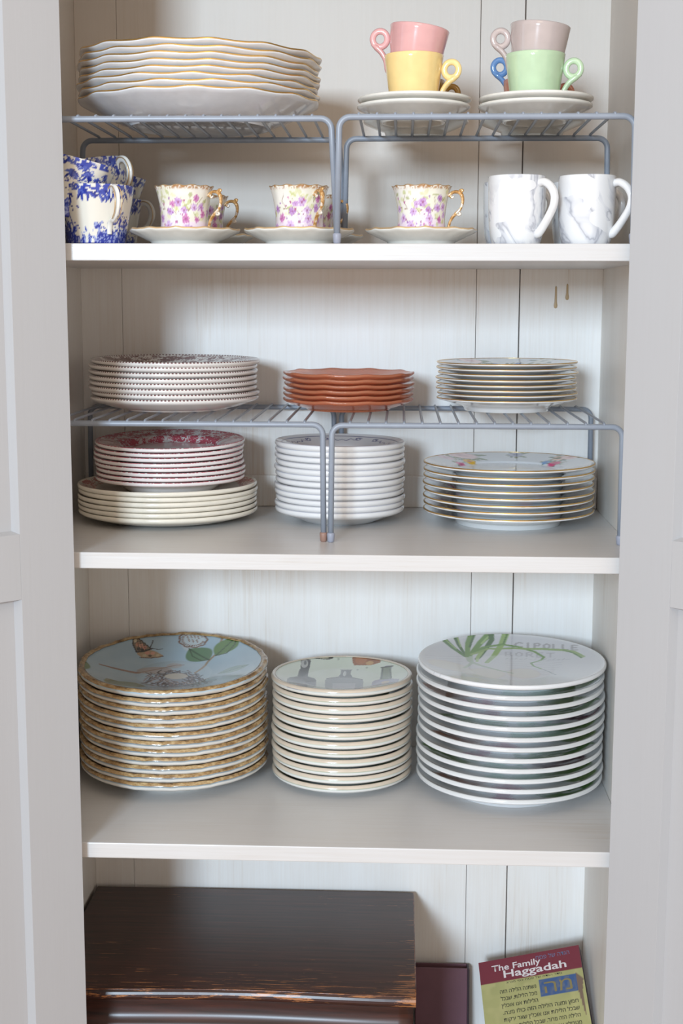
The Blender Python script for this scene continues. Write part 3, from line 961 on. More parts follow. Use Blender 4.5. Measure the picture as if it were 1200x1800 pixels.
sp1 = [(fuv(345, 112), .085, (222, 178, 66), (178, 60, 96), 1.0), (fuv(290, 124), .07, (210, 110, 150), (178, 70, 110), 1), (fuv(888, 124), .085, (208, 76, 122), (170, 40, 90), 1), (fuv(835, 118), .06, (110, 150, 196), (80, 110, 170), 1),
       (fuv(925, 88), .09, (226, 190, 170), (214, 160, 130), 1.2), (fuv(1000, 78), .12, (228, 200, 196), (216, 176, 172), 1.2), (fuv(300, 72), .13, (230, 206, 206), (220, 186, 190), 1.6), (fuv(195, 84), .09, (224, 204, 210), (210, 184, 196), 1.3), (fuv(640, 70), .08, (180, 182, 196), (130, 134, 156), 1.3),
       ((-.55, -.62), .10, (176, 150, 186), (140, 110, 160), 1.3), ((.5, -.66), .10, (206, 120, 150), (170, 80, 120), 1.3)]
R_ = 0.108
pr, tf = plate_prof(R_, 0.0196, 0.0085, 0.0030, 0.0656, 0.068, 1.0, 24, nwell=8, flat_rim=(0.16, 0.30))
f_me = lathe('flowered_plate', pr, 300, paint=art_flor(R_, sp1), top_from=tf)
f_rim = lathe('gold_rim', rim_prof(R_, 0.0196, 0.0030, 0.46, 0.0007, 0.00015, .2), 128)
stack('flowered_plate', 8, [f_me], MAT['printed'], 0.221, 0.2405, Z2, 0.0085, 'white flowered dinner plate with fine gold edge, %s in stack beneath wire rack', 'plate', 'flowered dinner plates', [('gold_rim', f_rim, MAT['gold'])], jit=0.0012, seed=12)
R2_ = 0.088
sp2 = [((.05, .60), .10, (214, 110, 160), (180, 60, 120), 1.1), ((-.12, .66), .07, (110, 130, 178), (70, 90, 150), 1.0), ((.21, .68), .055, (110, 130, 178), (70, 90, 150), 1.0), ((-.5, .74), .12, (228, 206, 204), (216, 184, 186), 1.8), ((.6, .66), .12, (216, 216, 206), (196, 196, 190), 1.5), ((-.6, -.6), .10, (200, 176, 190), (180, 150, 170), 1.3), ((.6, -.62), .10, (214, 190, 196), (190, 160, 170), 1.3)]
pr, tf = plate_prof(R2_, 0.0172, 0.0066, 0.0024, 0.052, 0.0545, 1.0, 24, nwell=12, flat_rim=(0.18, 0.32))
s_me = lathe('small_flowered_plate', pr, 240, paint=art_flor(R2_, sp2), top_from=tf)
s_rim = lathe('gold_rim_small', rim_prof(R2_, 0.0172, 0.0024, 0.46, 0.0007, 0.00015, .2), 112)
stack('flowered_plate', 8, [s_me], MAT['printed'], 0.2165, 0.247, ZR2, 0.0064, 'small white flowered plate with fine gold edge, %s in stack on wire rack', 'plate', 'small flowered plates', [('gold_rim', s_rim, MAT['gold'])], jit=0.0018, seed=13, tilt=(.3, -.2))

# --- bird plates, third shelf
R_ = 0.1225


def birdmod(th, r, z):
    w = np.clip((r / R_ - 0.86) / 0.14, 0, 1)
    wob = 0.55 * np.sin(9 * th + .5) + .4 * np.sin(17 * th) + .35 * np.sin(31 * th + 1.) + .2 * np.sin(47 * th)
    return r * (1 + .007 * w * wob), z + .0008 * w * wob


pr, tf = plate_prof(R_, 0.0300, 0.0115, 0.0094, 0.066, 0.050, 1.1, 60, nwell=46)
bd_top = lathe('bird_plate', pr, 420, birdmod, art_bird, tf)
prl, tfl = plate_prof(R_, 0.0300, 0.0115, 0.0094, 0.066, 0.050, 1.1, 14)
edge_art = art_edge_patches(R_, ((222, 220, 214), (120, 136, 146)), [(0.2, 1.2, .5, 1, (70, 84, 96)), (2.5, 1.0, .5, 1, (120, 80, 60)), (4.2, .8, .6, 1, (96, 110, 90))], 4)
bd_lo = lathe('bird_plate_lower', prl, 150, birdmod, edge_art, tfl)
bd_rim = lathe('brown_rim', rim_prof(R_, 0.0300, 0.0094, 0.40, 0.0050, 0.0003, .26), 200, birdmod)
stack('bird_plate', 12, [bd_top, bd_lo], MAT['printed'], -0.210, 0.2365, Z3, 0.0115, 'blue bird plate with mottled brown rim, %s in stack at left', 'plate', 'bird plates', [('brown_rim', bd_rim, MAT['bark_rim'])], jit=0.0016, seed=15, tilt=(3.5, 0.0), tj=.08, rots=lambda k, r: r.uniform(-.5, .5))

# --- bottle plates
R_b = 0.0915
pr, tf = plate_prof(R_b, 0.0195, 0.0112, 0.0084, 0.058, 0.050, 1.3, 34, nwell=60)
bo_top = lathe('bottle_plate', pr, 360, None, art_bottle, tf)
prl, tfl = plate_prof(R_b, 0.0195, 0.0112, 0.0084, 0.058, 0.050, 1.3, 14)
bo_a = lathe('bottle_plate_a', prl, 128, None, art_edge_patches(R_b, ((226, 226, 222), (150, 160, 136)), [(3.6, .9, .3, .97, (44, 50, 50)), (4.9, .8, .3, .97, (104, 122, 86)), (5.6, .5, .3, .97, (36, 38, 50)), (2.9, .4, .3, .97, (196, 202, 190)), (1, 1, .3, .97, (90, 100, 80))], 6), tfl)
bo_b = lathe('bottle_plate_b', prl, 128, None, art_edge_patches(R_b, ((226, 226, 222), (186, 196, 180)), [(3.5, .6, .3, .97, (120, 128, 96)), (4.4, .9, .3, .97, (70, 84, 66)), (5.5, .6, .3, .97, (58, 52, 70)), (2, 1, .3, .97, (100, 110, 90))], 7), tfl)
bo_rim = lathe('tan_rim', rim_prof(R_b, 0.0195, 0.0084, 0.44, 0.0026, 0.0003, .24), 128)
stack('bottle_plate', 12, [bo_top, bo_a, bo_b], MAT['printed'], 0.010, 0.236, Z3, 0.0112, 'small plate printed with bottles and tan rim, %s in middle stack', 'plate', 'bottle plates', [('tan_rim', bo_rim, MAT['tan_rim'])], jit=0.0014, seed=17, rots=lambda k, r: r.uniform(-.7, .7), tilt=(-1.0, 0))

# --- herb plates
R_h = 0.119
pr, tf = plate_prof(R_h, 0.0254, 0.0132, 0.0060, 0.076, 0.055, 1.05, 44, nwell=70)
he_top = lathe('herb_plate', pr, 420, None, art_herb, tf)
prl, tfl = plate_prof(R_h, 0.0254, 0.0132, 0.0060, 0.076, 0.055, 1.05, 16)
he = []
for sd, pt in ((1, [(5.2, .9, .3, .96, (96, 128, 62)), (4.5, .8, .4, .96, (140, 176, 150)), (3.4, .5, .4, .96, (208, 208, 206))]),
               (2, [(5.4, .6, .3, .96, (116, 140, 84)), (4.4, .4, .5, .96, (170, 70, 100)), (3.6, .7, .4, .96, (150, 98, 66))]),
               (3, [(4.9, 1.2, .3, .96, (84, 124, 58)), (3.5, .9, .5, .96, (196, 196, 192)), (4.3, .3, .6, .96, (150, 60, 96))]),
               (4, [(3.4, .9, .3, .96, (96, 130, 60)), (4.4, .6, .4, .96, (150, 180, 160)), (5.1, .8, .4, .96, (96, 50, 66))])):
    he.append(lathe('herb_plate_%d' % sd, prl, 150, None, art_edge_patches(R_h, ((228, 229, 230), (206, 208, 208)), pt, sd + 20), tfl))
stack('herb_plate', 12, [he_top] + he, MAT['printed'], 0.2262, 0.2115, Z3, 0.0132, 'large white herb-printed plate, %s in stack beside right cupboard wall', 'plate', 'herb plates', jit=0.0014, seed=19, rots=lambda k, r: r.uniform(-.35, .35), tilt=(1.4, 0), tj=.1)

# ------------------------------------------------------------------ pastel cups and their saucers, upper right rack
R_ = 0.064
pr, tf = plate_prof(R_, 0.0195, 0.0078, 0.0036, 0.036, 0.034, 1.15, 14)
sa_me = lathe('saucer', pr, 96)


def saucers(cx, cy, n, where):
    for i in range(n):
        o = link('saucer', sa_me, MAT['saucer'], None, (cx + 0.001 * i, cy, ZR1 + i * 0.0078))
        tag(o, where[i], 'saucer', 'ivory saucers on the upper rack')


saucers(0.0945, 0.107, 2, ['lower ivory saucer under the yellow cup', 'upper ivory saucer directly under the yellow cup'])
saucers(0.2310, 0.105, 2, ['lower ivory saucer under the green cup', 'upper ivory saucer directly under the green cup'])


def cup_prof(rt, rb, h, t, k=0.75, flare=0.0, foot=0.003):
    pr = [(0, 0.0015), (rb - 0.006, 0.0015), (rb - 0.004, 0.0), (rb - 0.002, 0.0), (rb - 0.0005, 0.0012)]
    for s in np.linspace(0, 1, 12)[1:]:
        pr.append((rb + (rt - rb) * s ** k + flare * math.sin(PI * s), 0.0012 + (h - 0.0012) * s - (0.0 if s < 1 else 0.0008)))
    pr += [(rt - t * .3, h), (rt - t * .7, h), (rt - t, h - .0008)]
    for s in np.linspace(1, 0.12, 10)[1:]:
        pr.append((rb + (rt - rb) * s ** k + flare * math.sin(PI * s) - t, max(h * s, 0.004)))
    pr.append((rb * .5, 0.0036)); pr.append((0, 0.0034))
    return pr


pc_me = lathe('cup_body', cup_prof(0.0335, 0.0245, 0.0585, 0.0022, 0.78), 72)


def ring_handle():
    cx, cz, ro = 0.0428, 0.0415, 0.0082
    ring = tube('h', [(cx + ro * math.cos(a), 0, cz + ro * 1.05 * math.sin(a)) for a in np.linspace(0, 2 * PI, 28, endpoint=False)], 0.0026, 10, closed=True, flat=1.4)
    tail = tube('h', [(cx + 0.0085, 0, cz - 0.0065), (cx + 0.003, 0, cz - 0.0095), (cx - 0.004, 0, cz - 0.0145), (cx - 0.0095, 0, cz - 0.022), (cx - 0.0130, 0, cz - 0.032), (cx - .0150, 0, cz - .0345)], [0.0016, 0.0032, 0.0032, 0.0030, 0.0030, .0026], 10, flat=1.4, smooth_pts=4)
    return join_meshes('handle', [ring, tail])


rh_me = ring_handle()


def pastel(mat, label, loc, az, tilt=(0, 0)):
    r = empty('cup', loc)
    r.rotation_euler = (math.radians(tilt[0]), math.radians(tilt[1]), 0)
    tag(r, label, 'cup', 'pastel cups')
    b = bpy.data.objects.new('cup_body', pc_me.copy()); COL.objects.link(b); b.data.materials.append(MAT[mat]); b.parent = r; b.rotation_euler = (0, 0, math.radians(az))
    h = bpy.data.objects.new('handle', rh_me.copy()); COL.objects.link(h); h.data.materials.append(MAT[mat]); h.parent = r; h.rotation_euler = (0, 0, math.radians(az))
    return r


zc = ZR1 + 0.0078 * 2
pastel('yellow', 'yellow cup on ivory saucers beneath a pink cup', (0.0945, 0.107, zc), -12)
pastel('pink', 'pink cup tilted inside the yellow cup', (0.0928, 0.107, zc + 0.0300), 176, (0, 8.0))
pastel('green', 'pale green cup on ivory saucers beneath a grey cup', (0.2300, 0.105, zc), -14)
pastel('grey', 'taupe grey cup tilted inside the green cup', (0.2300, 0.105, zc + 0.0310), 178, (0, 5.0))
so = link('saucer', sa_me, MAT['saucer'], None, (0.240, 0.236, ZR1)); tag(so, 'ivory saucer under the terracotta cup behind the green cup', 'saucer', 'ivory saucers on the upper rack')
pastel('terra', 'terracotta cup half hidden behind the green cup', (0.2370, 0.236, ZR1 + 0.0078), -20)
pastel('blue', 'blue cup stacked in the terracotta cup behind the grey cup', (0.2395, 0.236, ZR1 + 0.0078 + 0.0295), 180, (0, 4))
so = link('saucer', sa_me, MAT['saucer'], None, (0.0985, 0.236, ZR1)); tag(so, 'ivory saucer behind the yellow cup under a mustard cup', 'saucer', 'ivory saucers on the upper rack')
pastel('mustard', 'mustard cup mostly hidden behind the yellow cup', (0.1000, 0.236, ZR1 + .0078), -16)

# ------------------------------------------------------------------ violet teacups and saucers on the top shelf
R_ = 0.0620


def vmod(th, r, z):
    w = np.clip((r / 0.062 - .75) / .25, 0, 1)
    wv = np.cos(12 * th) + .5 * np.cos(24 * th)
    return r * (1 + .008 * w * wv), z + .0005 * w * wv


pr, tf = plate_prof(R_, 0.0185, 0.0055, 0.0034, 0.036, 0.034, 1.0, 12, flat_rim=(0.12, .12))
pr = [(r, z) for r, z in pr]
vs_me = lathe('tea_saucer', pr, 120, vmod)
vs_rim = lathe('gilt_rim', rim_prof(R_, 0.0185, 0.0034, 0.5, .0006, .00015, .4), 120, vmod)


def art_violet(seed, phase):
    def f(x, y, z, top):
        th = np.arctan2(y, x); s = th * 0.031; h = z
        base = Paint(s, h, (236, 232, 222)); p = base
        p.put(np.clip((0.030 - h) / 0.022, 0, 1) * .95, (222, 196, 224))
        p.put(np.clip((vnoise(s + 1, h + 1, 90, seed) - .45) * 1.2, 0, .5) * (h > .02), (226, 226, 196))
        rr = random.Random(seed)
        for k in range(46):
            c = (rr.gauss(0, .026), rr.uniform(.018, .052)); a = rr.uniform(0, 2 * PI); L = rr.uniform(.005, .011)
            p.leaf(c, (c[0] + L * math.cos(a), c[1] + L * math.sin(a)), rr.uniform(.0014, .0026), rr.choice([(190, 196, 128), (210, 210, 160), (166, 172, 108), (222, 220, 180)]), None, .75)
        for st in ([(-.034, .036), (-.018, .033), (-.006, .03), (.008, .032), (.02, .034), (.030, .046)], [(-.012, .046), (-.008, .034), (.0, .024), (.003, .008)], [(.012, .03), (.016, .038), (.014, .047)], [(-.02, .034), (-.026, .042), (-.022, .05)]):
            p.stroke(st, .0007, (146, 112, 84), .8)
        fl = [(.0, .041, 1.2), (-.012, .031, 1.0), (.007, .032, 1.0), (-.003, .020, 1.7), (.009, .023, 1.1), (-.015, .016, 1.1), (.011, .012, 1.2), (.0, .009, 1.1), (.022, .045, .9), (.020, .035, 1.0), (-.028, .024, 1.1), (.030, .036, 1.0), (-.008, .039, .8), (.002, .028, .9), (-.02, .008, 1), (.024, .022, .8), (.034, .028, .9), (-.036, .034, .9), (-.04, .014, 1), (.04, .012, 1), (.046, .03, 1), (-.05, .03, 1)]
        for i, (a, b, q) in enumerate(fl):
            if i in (3, 13): colr = [(240, 234, 238), (222, 206, 226)]
            else: colr = rr.choice([[(190, 150, 202), (164, 112, 178)], [(206, 172, 214), (182, 132, 194)], [(186, 98, 160), (208, 140, 190)], [(214, 186, 220), (190, 150, 202)]])
            for k in range(13):
                an = k * 2 * PI / 13 + i + rr.uniform(-.15, .15)
                L = .0056 * q * rr.uniform(.75, 1.1)
                p.leaf((a, b), (a + L * math.cos(an), b + L * math.sin(an)), .0011 * q, colr[k % 2], None, .9)
            p.ell((a, b), .0012 * q, .0012 * q, (158, 92, 130), 0, .9)
        for k in range(14):
            a, b = rr.gauss(0, .02), rr.uniform(.008, .048)
            p.ell((a, b), .0012, .0016, rr.choice([(170, 70, 136), (150, 84, 168), (196, 110, 170)]), rr.uniform(0, 3), .9)
        # gilt speckles at the lip
        p.put(np.clip((h - .0545) / .002, 0, 1) * np.clip((vnoise(s + 3, h + 2, 700, 2) - .35) * 3, 0, 1), (176, 130, 84))
        # undecorated inside
        r = np.hypot(x, y)
        p.mask = top.astype(float); p.put(np.ones(len(x)), (232, 228, 222))
        return p.c
    return f


def violet_prof():
    h = 0.0590; t = .002
    out = [(0, .0015), (.021, .0015), (.0235, 0), (.0275, 0), (.0285, .001), (.0290, .003), (.0284, .0065)]
    pts = [(.0276, .010), (.0268, .016), (.0264, .022), (.0266, .028), (.0272, .034), (.0281, .040), (.0292, .046), (.0306, .052), (.0324, .0575), (.0329, .0590)]
    dens = []
    full = out[-1:] + pts
    for a, b in zip(full[:-1], full[1:]):
        for s in (0.25, 0.5, .75, 1.0): dens.append((a[0] + (b[0] - a[0]) * s, a[1] + (b[1] - a[1]) * s))
    pr = out + dens + [(.0322, .0593), (.0310, .0580)]
    tf = len(pr) - 1
    pr += [(r - t, z) for r, z in reversed(pts[:-2])] + [(.018, .006), (0, .005)]
    return pr, tf


vpr, vtf = violet_prof()


def vcmod(th, r, z):
    w = np.clip((z - .03) / .029, 0, 1)
    wv = np.cos(12 * th)
    return r * (1 + .012 * w * w * wv), z + .0006 * w ** 3 * wv


def scroll_handle():
    # gilded double scroll in the x-z plane
    main = [(.0300, 0, .0485), (.0345, 0, .0525), (.0405, 0, .0530), (.0450, 0, .0495), (.0462, 0, .0425), (.0440, 0, .0350), (.0395, 0, .0300), (.0350, 0, .0255), (.0318, 0, .0190), (.0305, 0, .0120), (.0320, 0, .0072), (.0290, 0, .0055)]
    rad = [.0018, .0017, .0020, .0023, .0018, .0016, .0020, .0018, .0016, .0016, .0018, .0014]
    a = tube('h', main, rad, 10, flat=1.3, smooth_pts=4)
    b = tube('h', [(.0440, 0, .0520), (.0462, 0, .0548), (.0436, 0, .0552), (.0420, 0, .0530)], [.0012, .0014, .0013, .001], 8, smooth_pts=3)
    c = tube('h', [(.0415, 0, .0318), (.0440, 0, .0290), (.0415, 0, .0278), (.0392, 0, .0298)], [.0011, .0014, .0013, .001], 8, smooth_pts=3)
    d = tube('h', [(.0345, 0, .0520), (.0325, 0, .0490), (.0345, 0, .0468), (.0362, 0, .0488)], [.0013, .0014, .0014, .001], 8, smooth_pts=3)
    return join_meshes('handle', [a, b, c, d])


n_ = NT('gilded_ivory')
_f = n_.noise(n_.coord((1, 1, 1)), 150, 3, .6, .4)
n_.l(n_.ramp(_f, [(.42, lin((232, 222, 208))), (.5, lin((214, 170, 112))), (.62, lin((176, 126, 66)))]), n_.b.inputs['Base Color'])
n_.set(Roughness=.22, Coat_Weight=.4, Metallic=.25)
MAT['gilded'] = n_.m
sh_me = scroll_handle()
lip = [(.0329 + .0004 * math.cos(a), .0592 + .0005 * math.sin(a)) for a in np.linspace(0, 2 * PI, 7)]
lip_me = lathe('gilt_lip', lip, 120, vcmod)


def violet_cup(i, label, loc, az, body_rot):
    r = empty('teacup', loc); tag(r, label, 'teacup', 'violet flowered teacups')
    me = lathe('cup_body', vpr, 220, vcmod, art_violet(30 + i, 0), vtf)
    b = link('cup_body', me, MAT['printed'], r, (0, 0, 0), (0, 0, math.radians(body_rot)))
    link('gilt_lip', lip_me, MAT['gilt_pale'], r, (0, 0, 0), (0, 0, math.radians(body_rot)))
    link('handle', sh_me, MAT['gilded'], r, (0, 0, 0), (0, 0, math.radians(az)))


def violet_saucer(label, loc, rz):
    o = link('tea_saucer', vs_me, MAT['cream_w'], None, loc, (0, 0, rz)); tag(o, label, 'saucer', 'tea saucers with gilt rim')
    link('gilt_rim', vs_rim, MAT['gilt_pale'], o)


MAT['cream_w'] = plain('warm_white_glaze', (0.79, 0.77, 0.71), 0.13, coat=0.3)
front = [(-0.1620, 0.073, -20, -95, 'beside the blue and white cups'), (-0.0325, 0.073, -52, -80, 'behind the rack legs, in the middle'), (0.1045, 0.073, -12, -88, 'beside the marbled mugs')]
for i, (x, y, az, br, wh) in enumerate(front):
    violet_saucer('white tea saucer with gilt edge %s' % wh, (x, y, Z1), i * .3)
    violet_cup(i, 'violet flowered teacup with gilt handle %s' % wh, (x, y, Z1 + .0057), az, br)
for i, (x, y, az, br, wh) in enumerate([(-0.1635, 0.215, -10, -60, 'at left'), (-0.0290, 0.215, -12, -70, 'in the middle')]):
    violet_saucer('white tea saucer with gilt edge, rear one %s' % wh, (x + .002, y, Z1), i * .4)
    violet_cup(3 + i, 'violet flowered teacup half hidden behind another, rear one %s' % wh, (x, y, Z1 + .0057), az, br)


# ------------------------------------------------------------------ blue and white cups
def art_toile_blue(seed):
    def f(x, y, z, top):
        th = np.arctan2(y, x); s = th * .038; h = z
        p = Paint(s, h, (226, 222, 210))
        rr = random.Random(seed)
        B = [(44, 58, 150), (58, 74, 164), (82, 98, 178), (34, 44, 130)]
        per = PI * .038
        # ground foliage: dense clumps at the bottom
        nz = vnoise(s + 2, h + 1, 260, seed); n2 = vnoise(s + 3, h + 2, 60, seed + 1); n3 = vnoise(s + 5, h + 4, 700, seed + 2)
        dens = np.clip((.030 - h) / .02, 0, 1)
        m = ((nz * .55 + n2 * .6 + dens * .46 + n3 * .18) > 0.93)
        p.put(m * 1.0, B[0]); p.put((m & (n3 > .62)) * 1.0, (150, 160, 206))
        # leaf sprays hanging from the lip
        for k in range(46):
            a = rr.uniform(-per, per); b = rr.uniform(.048, .063)
            for q in range(5):
                an = -PI / 2 + rr.uniform(-1.2, 1.2); L = rr.uniform(.004, .012)
                p.leaf((a, b), (a + L * math.cos(an), b + L * math.sin(an)), .0012, rr.choice(B))
        p.put((h > .0575) * (vnoise(s, h, 420, seed + 4) > .45) * 1.0, B[1])
        # bushes and sprigs in the middle
        for k in range(40):
            a = rr.uniform(-per, per); b = rr.uniform(.010, .044)
            for q in range(rr.choice([6, 10, 16])):
                an = rr.uniform(0, 2 * PI); L = rr.uniform(.002, .005); c = (a + rr.gauss(0, .004), b + rr.gauss(0, .0028))
                p.leaf(c, (c[0] + L * math.cos(an), c[1] + L * .7 * math.sin(an)), .0010, rr.choice(B))
        for k in range(5):
            a = rr.uniform(-per, per)
            p.stroke([(a, .002), (a + .002, .02), (a - .002, .036), (a + .004, .05)], .0018, B[0], 1, .0009)
        for k in range(4):
            a = rr.uniform(-per, per)
            for q in range(5):
                p.stroke([(a, .004 + q * .003), (a + .014, .0045 + q * .003)], .0007, B[0]); p.stroke([(a + q * .003, .003), (a + q * .003 + .001, .018)], .0007, B[0])
        p.put((h < .0025) * 1.0, B[3])
        p.mask = top.astype(float); p.put(np.ones(len(x)), (228, 226, 218)); p.put((h > .05) * (vnoise(s, h, 300, seed + 6) > .5) * 1.0, B[1])
        return p.c
    return f


def blue_prof():
    h = .0645; t = .0024
    o = [(0, .0015), (.026, .0015), (.028, 0), (.031, 0), (.0322, .0012)]
    pts = []
    for s in np.linspace(0, 1, 44)[1:]:
        pts.append((.0322 + (.0430 - .0322) * s ** 1.15 + .0006 * math.sin(PI * s), .0012 + (h - .0012) * s))
    pr = o + pts + [(.0424, h + .0004), (.0412, h - .0006)]
    tf = len(pr) - 1
    pr += [(r - t, z) for r, z in reversed(pts[4:-2:3])] + [(.02, .005), (0, .0045)]
    return pr, tf


bpr, btf = blue_prof()


def bmod(th, r, z):
    # softly eight-sided
    return r * (1 - .012 * np.cos(8 * th)), z


def question_handle(r0):
    m = [(.0378, 0, .0500), (.0395, 0, .0570), (.0450, 0, .0605), (.0520, 0, .0585), (.0560, 0, .0510), (.0560, 0, .0420), (.0525, 0, .0340), (.0470, 0, .0290), (.0425, 0, .0265), (.0405, 0, .0290)]
    a = tube('h', m, [.0016, .0018, .0020, .0022, .0023, .0022, .0020, .0018, .0016, .0012], 10, flat=1.9, smooth_pts=4)
    b = tube('h', [(.0455, 0, .0275), (.0405, 0, .0262), (.0368, 0, .0225), (.0350, 0, .0160), (.0345, 0, .0110)], [.0014, .0018, .0018, .0017, .0016], 10, flat=1.8, smooth_pts=4)
    return join_meshes('handle', [a, b])


def handle_gilding():
    out = []
    for s in (-1, 1):
        m = [(.0395, s * .0034, .0575), (.0450, s * .0038, .0622), (.0532, s * .0040, .0598), (.0578, s * .0042, .0512), (.0578, s * .0040, .0415), (.0540, s * .0037, .0325), (.0480, s * .0034, .0272)]
        out.append(tube('g', m, .0006, 6, smooth_pts=4))
    return join_meshes('gilt_line', out)


qh = question_handle(0); qg = handle_gilding()
BL = [lathe('cup_body', bpr, 256, bmod, art_toile_blue(50 + i), btf) for i in range(3)]


def blue_cup(i, label, loc, az, tilt=(0, 0), body_rot=0):
    r = empty('teacup', loc, (math.radians(tilt[0]), math.radians(tilt[1]), 0)); tag(r, label, 'teacup', 'blue and white teacups')
    link('cup_body', BL[i % 3], MAT['printed'], r, (0, 0, 0), (0, 0, math.radians(body_rot)))
    h = link('handle', qh, MAT['cream_w'], r, (0, 0, 0), (0, 0, math.radians(az)))
    link('gilt_line', qg, MAT['gilt_pale'], h)


blue_cup(0, 'blue and white teacup standing at the front, handle facing out', (-0.2604, 0.060, Z1), -52, body_rot=-60)
blue_cup(1, 'blue and white teacup tipped inside the front one', (-0.2940, 0.060, Z1 + 0.0315), 175, (0, 13.5), -100)
blue_cup(2, 'blue and white teacup standing between front and rear ones, nearly hidden', (-0.2800, 0.160, Z1), 200, body_rot=40)
blue_cup(1, 'blue and white teacup tipped to the left, looped handle on its right', (-0.2770, 0.160, Z1 + 0.0370), -30, (0, -8), -80)
blue_cup(0, 'blue and white teacup standing at the rear, handle pointing right', (-0.2886, 0.262, Z1), -3, body_rot=-30)
blue_cup(2, 'blue and white teacup tipped right inside the rear one', (-0.2960, 0.262, Z1 + 0.0350), 178, (0, 12), -60)

# ------------------------------------------------------------------ marbled mugs


def mug_prof():
    h = .0742; t = .0026
    o = [(0, .002), (.020, .002), (.0215, 0), (.0245, 0), (.0262, .0014)]
    pts = [(.0276, .006), (.0290, .012), (.0301, .020), (.0308, .030), (.0312, .042), (.0314, .056), (.0315, .068), (.0315, .0732)]
    return o + pts + [(.0311, h), (.0302, h + .0002), (.0293, h - .0006)] + [(r - t, z) for r, z in reversed(pts[1:-1])] + [(.018, .005), (0, .0045)]


mg = lathe('mug_body', mug_prof(), 80)
mh = tube('handle', [(.0290, 0, .0655), (.0370, 0, .0665), (.0455, 0, .0610), (.0505, 0, .0510), (.0490, 0, .0400), (.0430, 0, .0290), (.0360, 0, .0190), (.0300, 0, .0125), (.0262, 0, .0110)], [.0042, .0044, .0044, .0042, .0042, .0043, .0046, .0050, .0040], 14, flat=1.1, smooth_pts=5)


def mug(label, loc, az, br):
    r = empty('mug', loc); tag(r, label, 'mug', 'white marbled mugs')
    link('mug_body', mg, MAT['marble'], r, (0, 0, 0), (0, 0, math.radians(br)))
    link('handle', mh, MAT['white_mug'], r, (0, 0, 0), (0, 0, math.radians(az)))


MAT['white_mug'] = plain('white_mug_glaze', lin((228, 228, 228)), .1, coat=.4)
mug('white marbled mug in front beside the teacup', (0.2085, 0.052, Z1), -42, 10)
mug('white marbled mug in front beside the right cupboard wall', (0.2850, 0.052, Z1), -28, 130)
mug('white marbled mug hidden behind the left front mug', (0.2080, 0.135, Z1), -30, 60)
mug('white marbled mug hidden behind the right front mug', (0.2870, 0.135, Z1), -25, 200)

# ------------------------------------------------------------------ wooden chest at the bottom
chest = empty('wooden_chest', (-0.1185, 0.206, ZD))
tag(chest, 'dark worn mahogany chest with moulded front on cupboard bottom', 'chest')
cx0, cx1, cyf, cyb, czt = -0.2265, 0.2265, -0.148, 0.148, 0.6076 - ZD


def nose(y, z0, z1, n=8):
    r = (z1 - z0) / 2
    return [(y - r * .8 * math.sin(a), (z0 + z1) / 2 + r * math.cos(a)) for a in np.linspace(0, PI, n)]


def serp(x, y, z):
    # gentle serpentine front
    if y > 0: return 0.0
    return 0.0035 * math.cos(x / 0.2265 * PI * 1.0) * min(1, -y / .14)


lp = [(cyb, czt - .014), (cyb, czt)] + nose(cyf + .004, czt - .014, czt)
lid = link('lid', extrude_profile('lid', lp, cx0, cx1, False, 24, serp), MAT['mahogany'], chest)
ed = tube('worn_edge', [(x, cyf + .004 + serp(x, cyf, 0) - .0008, czt - .0006) for x in np.linspace(cx0 + .001, cx1 - .001, 30)], .0011, 6)
link('worn_edge', ed, MAT['bare_wood'], lid)
ed = tube('worn_edge', [(cx1 - .0004, y, czt - .0006) for y in np.linspace(cyf + .006, cyb - .002, 16)], .0009, 6)
link('worn_edge', ed, MAT['bare_wood'], lid)
cove = [(cyb - .002, czt - .0142), (cyf + .010, czt - .0142)] + [(cyf + .010 - .016 * (1 - math.cos(t)) + .012 * math.sin(t) ** 2, czt - .0142 - .030 * t / (PI / 2)) for t in np.linspace(0.15, PI / 2, 9)] + [(cyf - .004, czt - .052), (cyb - .002, czt - .052)]
link('moulding', extrude_profile('moulding', cove, cx0 + .003, cx1 - .003, True, 24, serp), MAT['mahogany_gloss'], chest)
body = [(cyb - .004, 0), (cyb - .004, czt - .0522), (cyf + .002, czt - .0522), (cyf - .004, czt - .10), (cyf - .006, czt - .16), (cyf, 0.03), (cyf, 0.0)]
link('chest_body', extrude_profile('chest_body', body, cx0 + .004, cx1 - .004, False, 24, serp), MAT['mahogany_gloss'], chest)

# ------------------------------------------------------------------ books
bk = empty('closed_book', (0.150, 0.335, ZD), (math.radians(-8), 0, 0))
tag(bk, 'dark aubergine book leaning on back wall beside the chest', 'book')
H_ = 0.1065
link('cover', box_mesh('cover', -.0385, .0350, -.011, -.008, 0, H_, .0008), MAT['purple'], bk)
link('cover', box_mesh('cover', -.0385, .0350, .008, .011, 0, H_, .0008), MAT['purple'], bk)
link('spine', box_mesh('spine', .0345, .0380, -.011, .011, 0, H_, .0012), MAT['purple_dark'], bk)
link('page_block', box_mesh('page_block', -.0360, .0344, -.0079, .0079, .003, H_ - .007, .0003), MAT['pages'], bk)

BW, BH, BT = 0.1422, 0.216, 0.016
hb = empty('book', (0, 0, 0))
hm = Matrix.Rotation(math.radians(-26.16), 3, 'Z') @ Matrix.Rotation(math.radians(-50.26), 3, 'X') @ Matrix.Rotation(math.radians(-24.67), 3, 'Y')
hb.rotation_euler = hm.to_euler()
hb.location = Vector((0.199, 0.3159, 0.5226)) - hm @ Vector((-BW / 2, -BT / 2, BH))
tag(hb, 'prayer book with maroon and olive cover and Hebrew text, leaning in corner', 'book')


def art_cover(x, y, z, top=None):
    pass


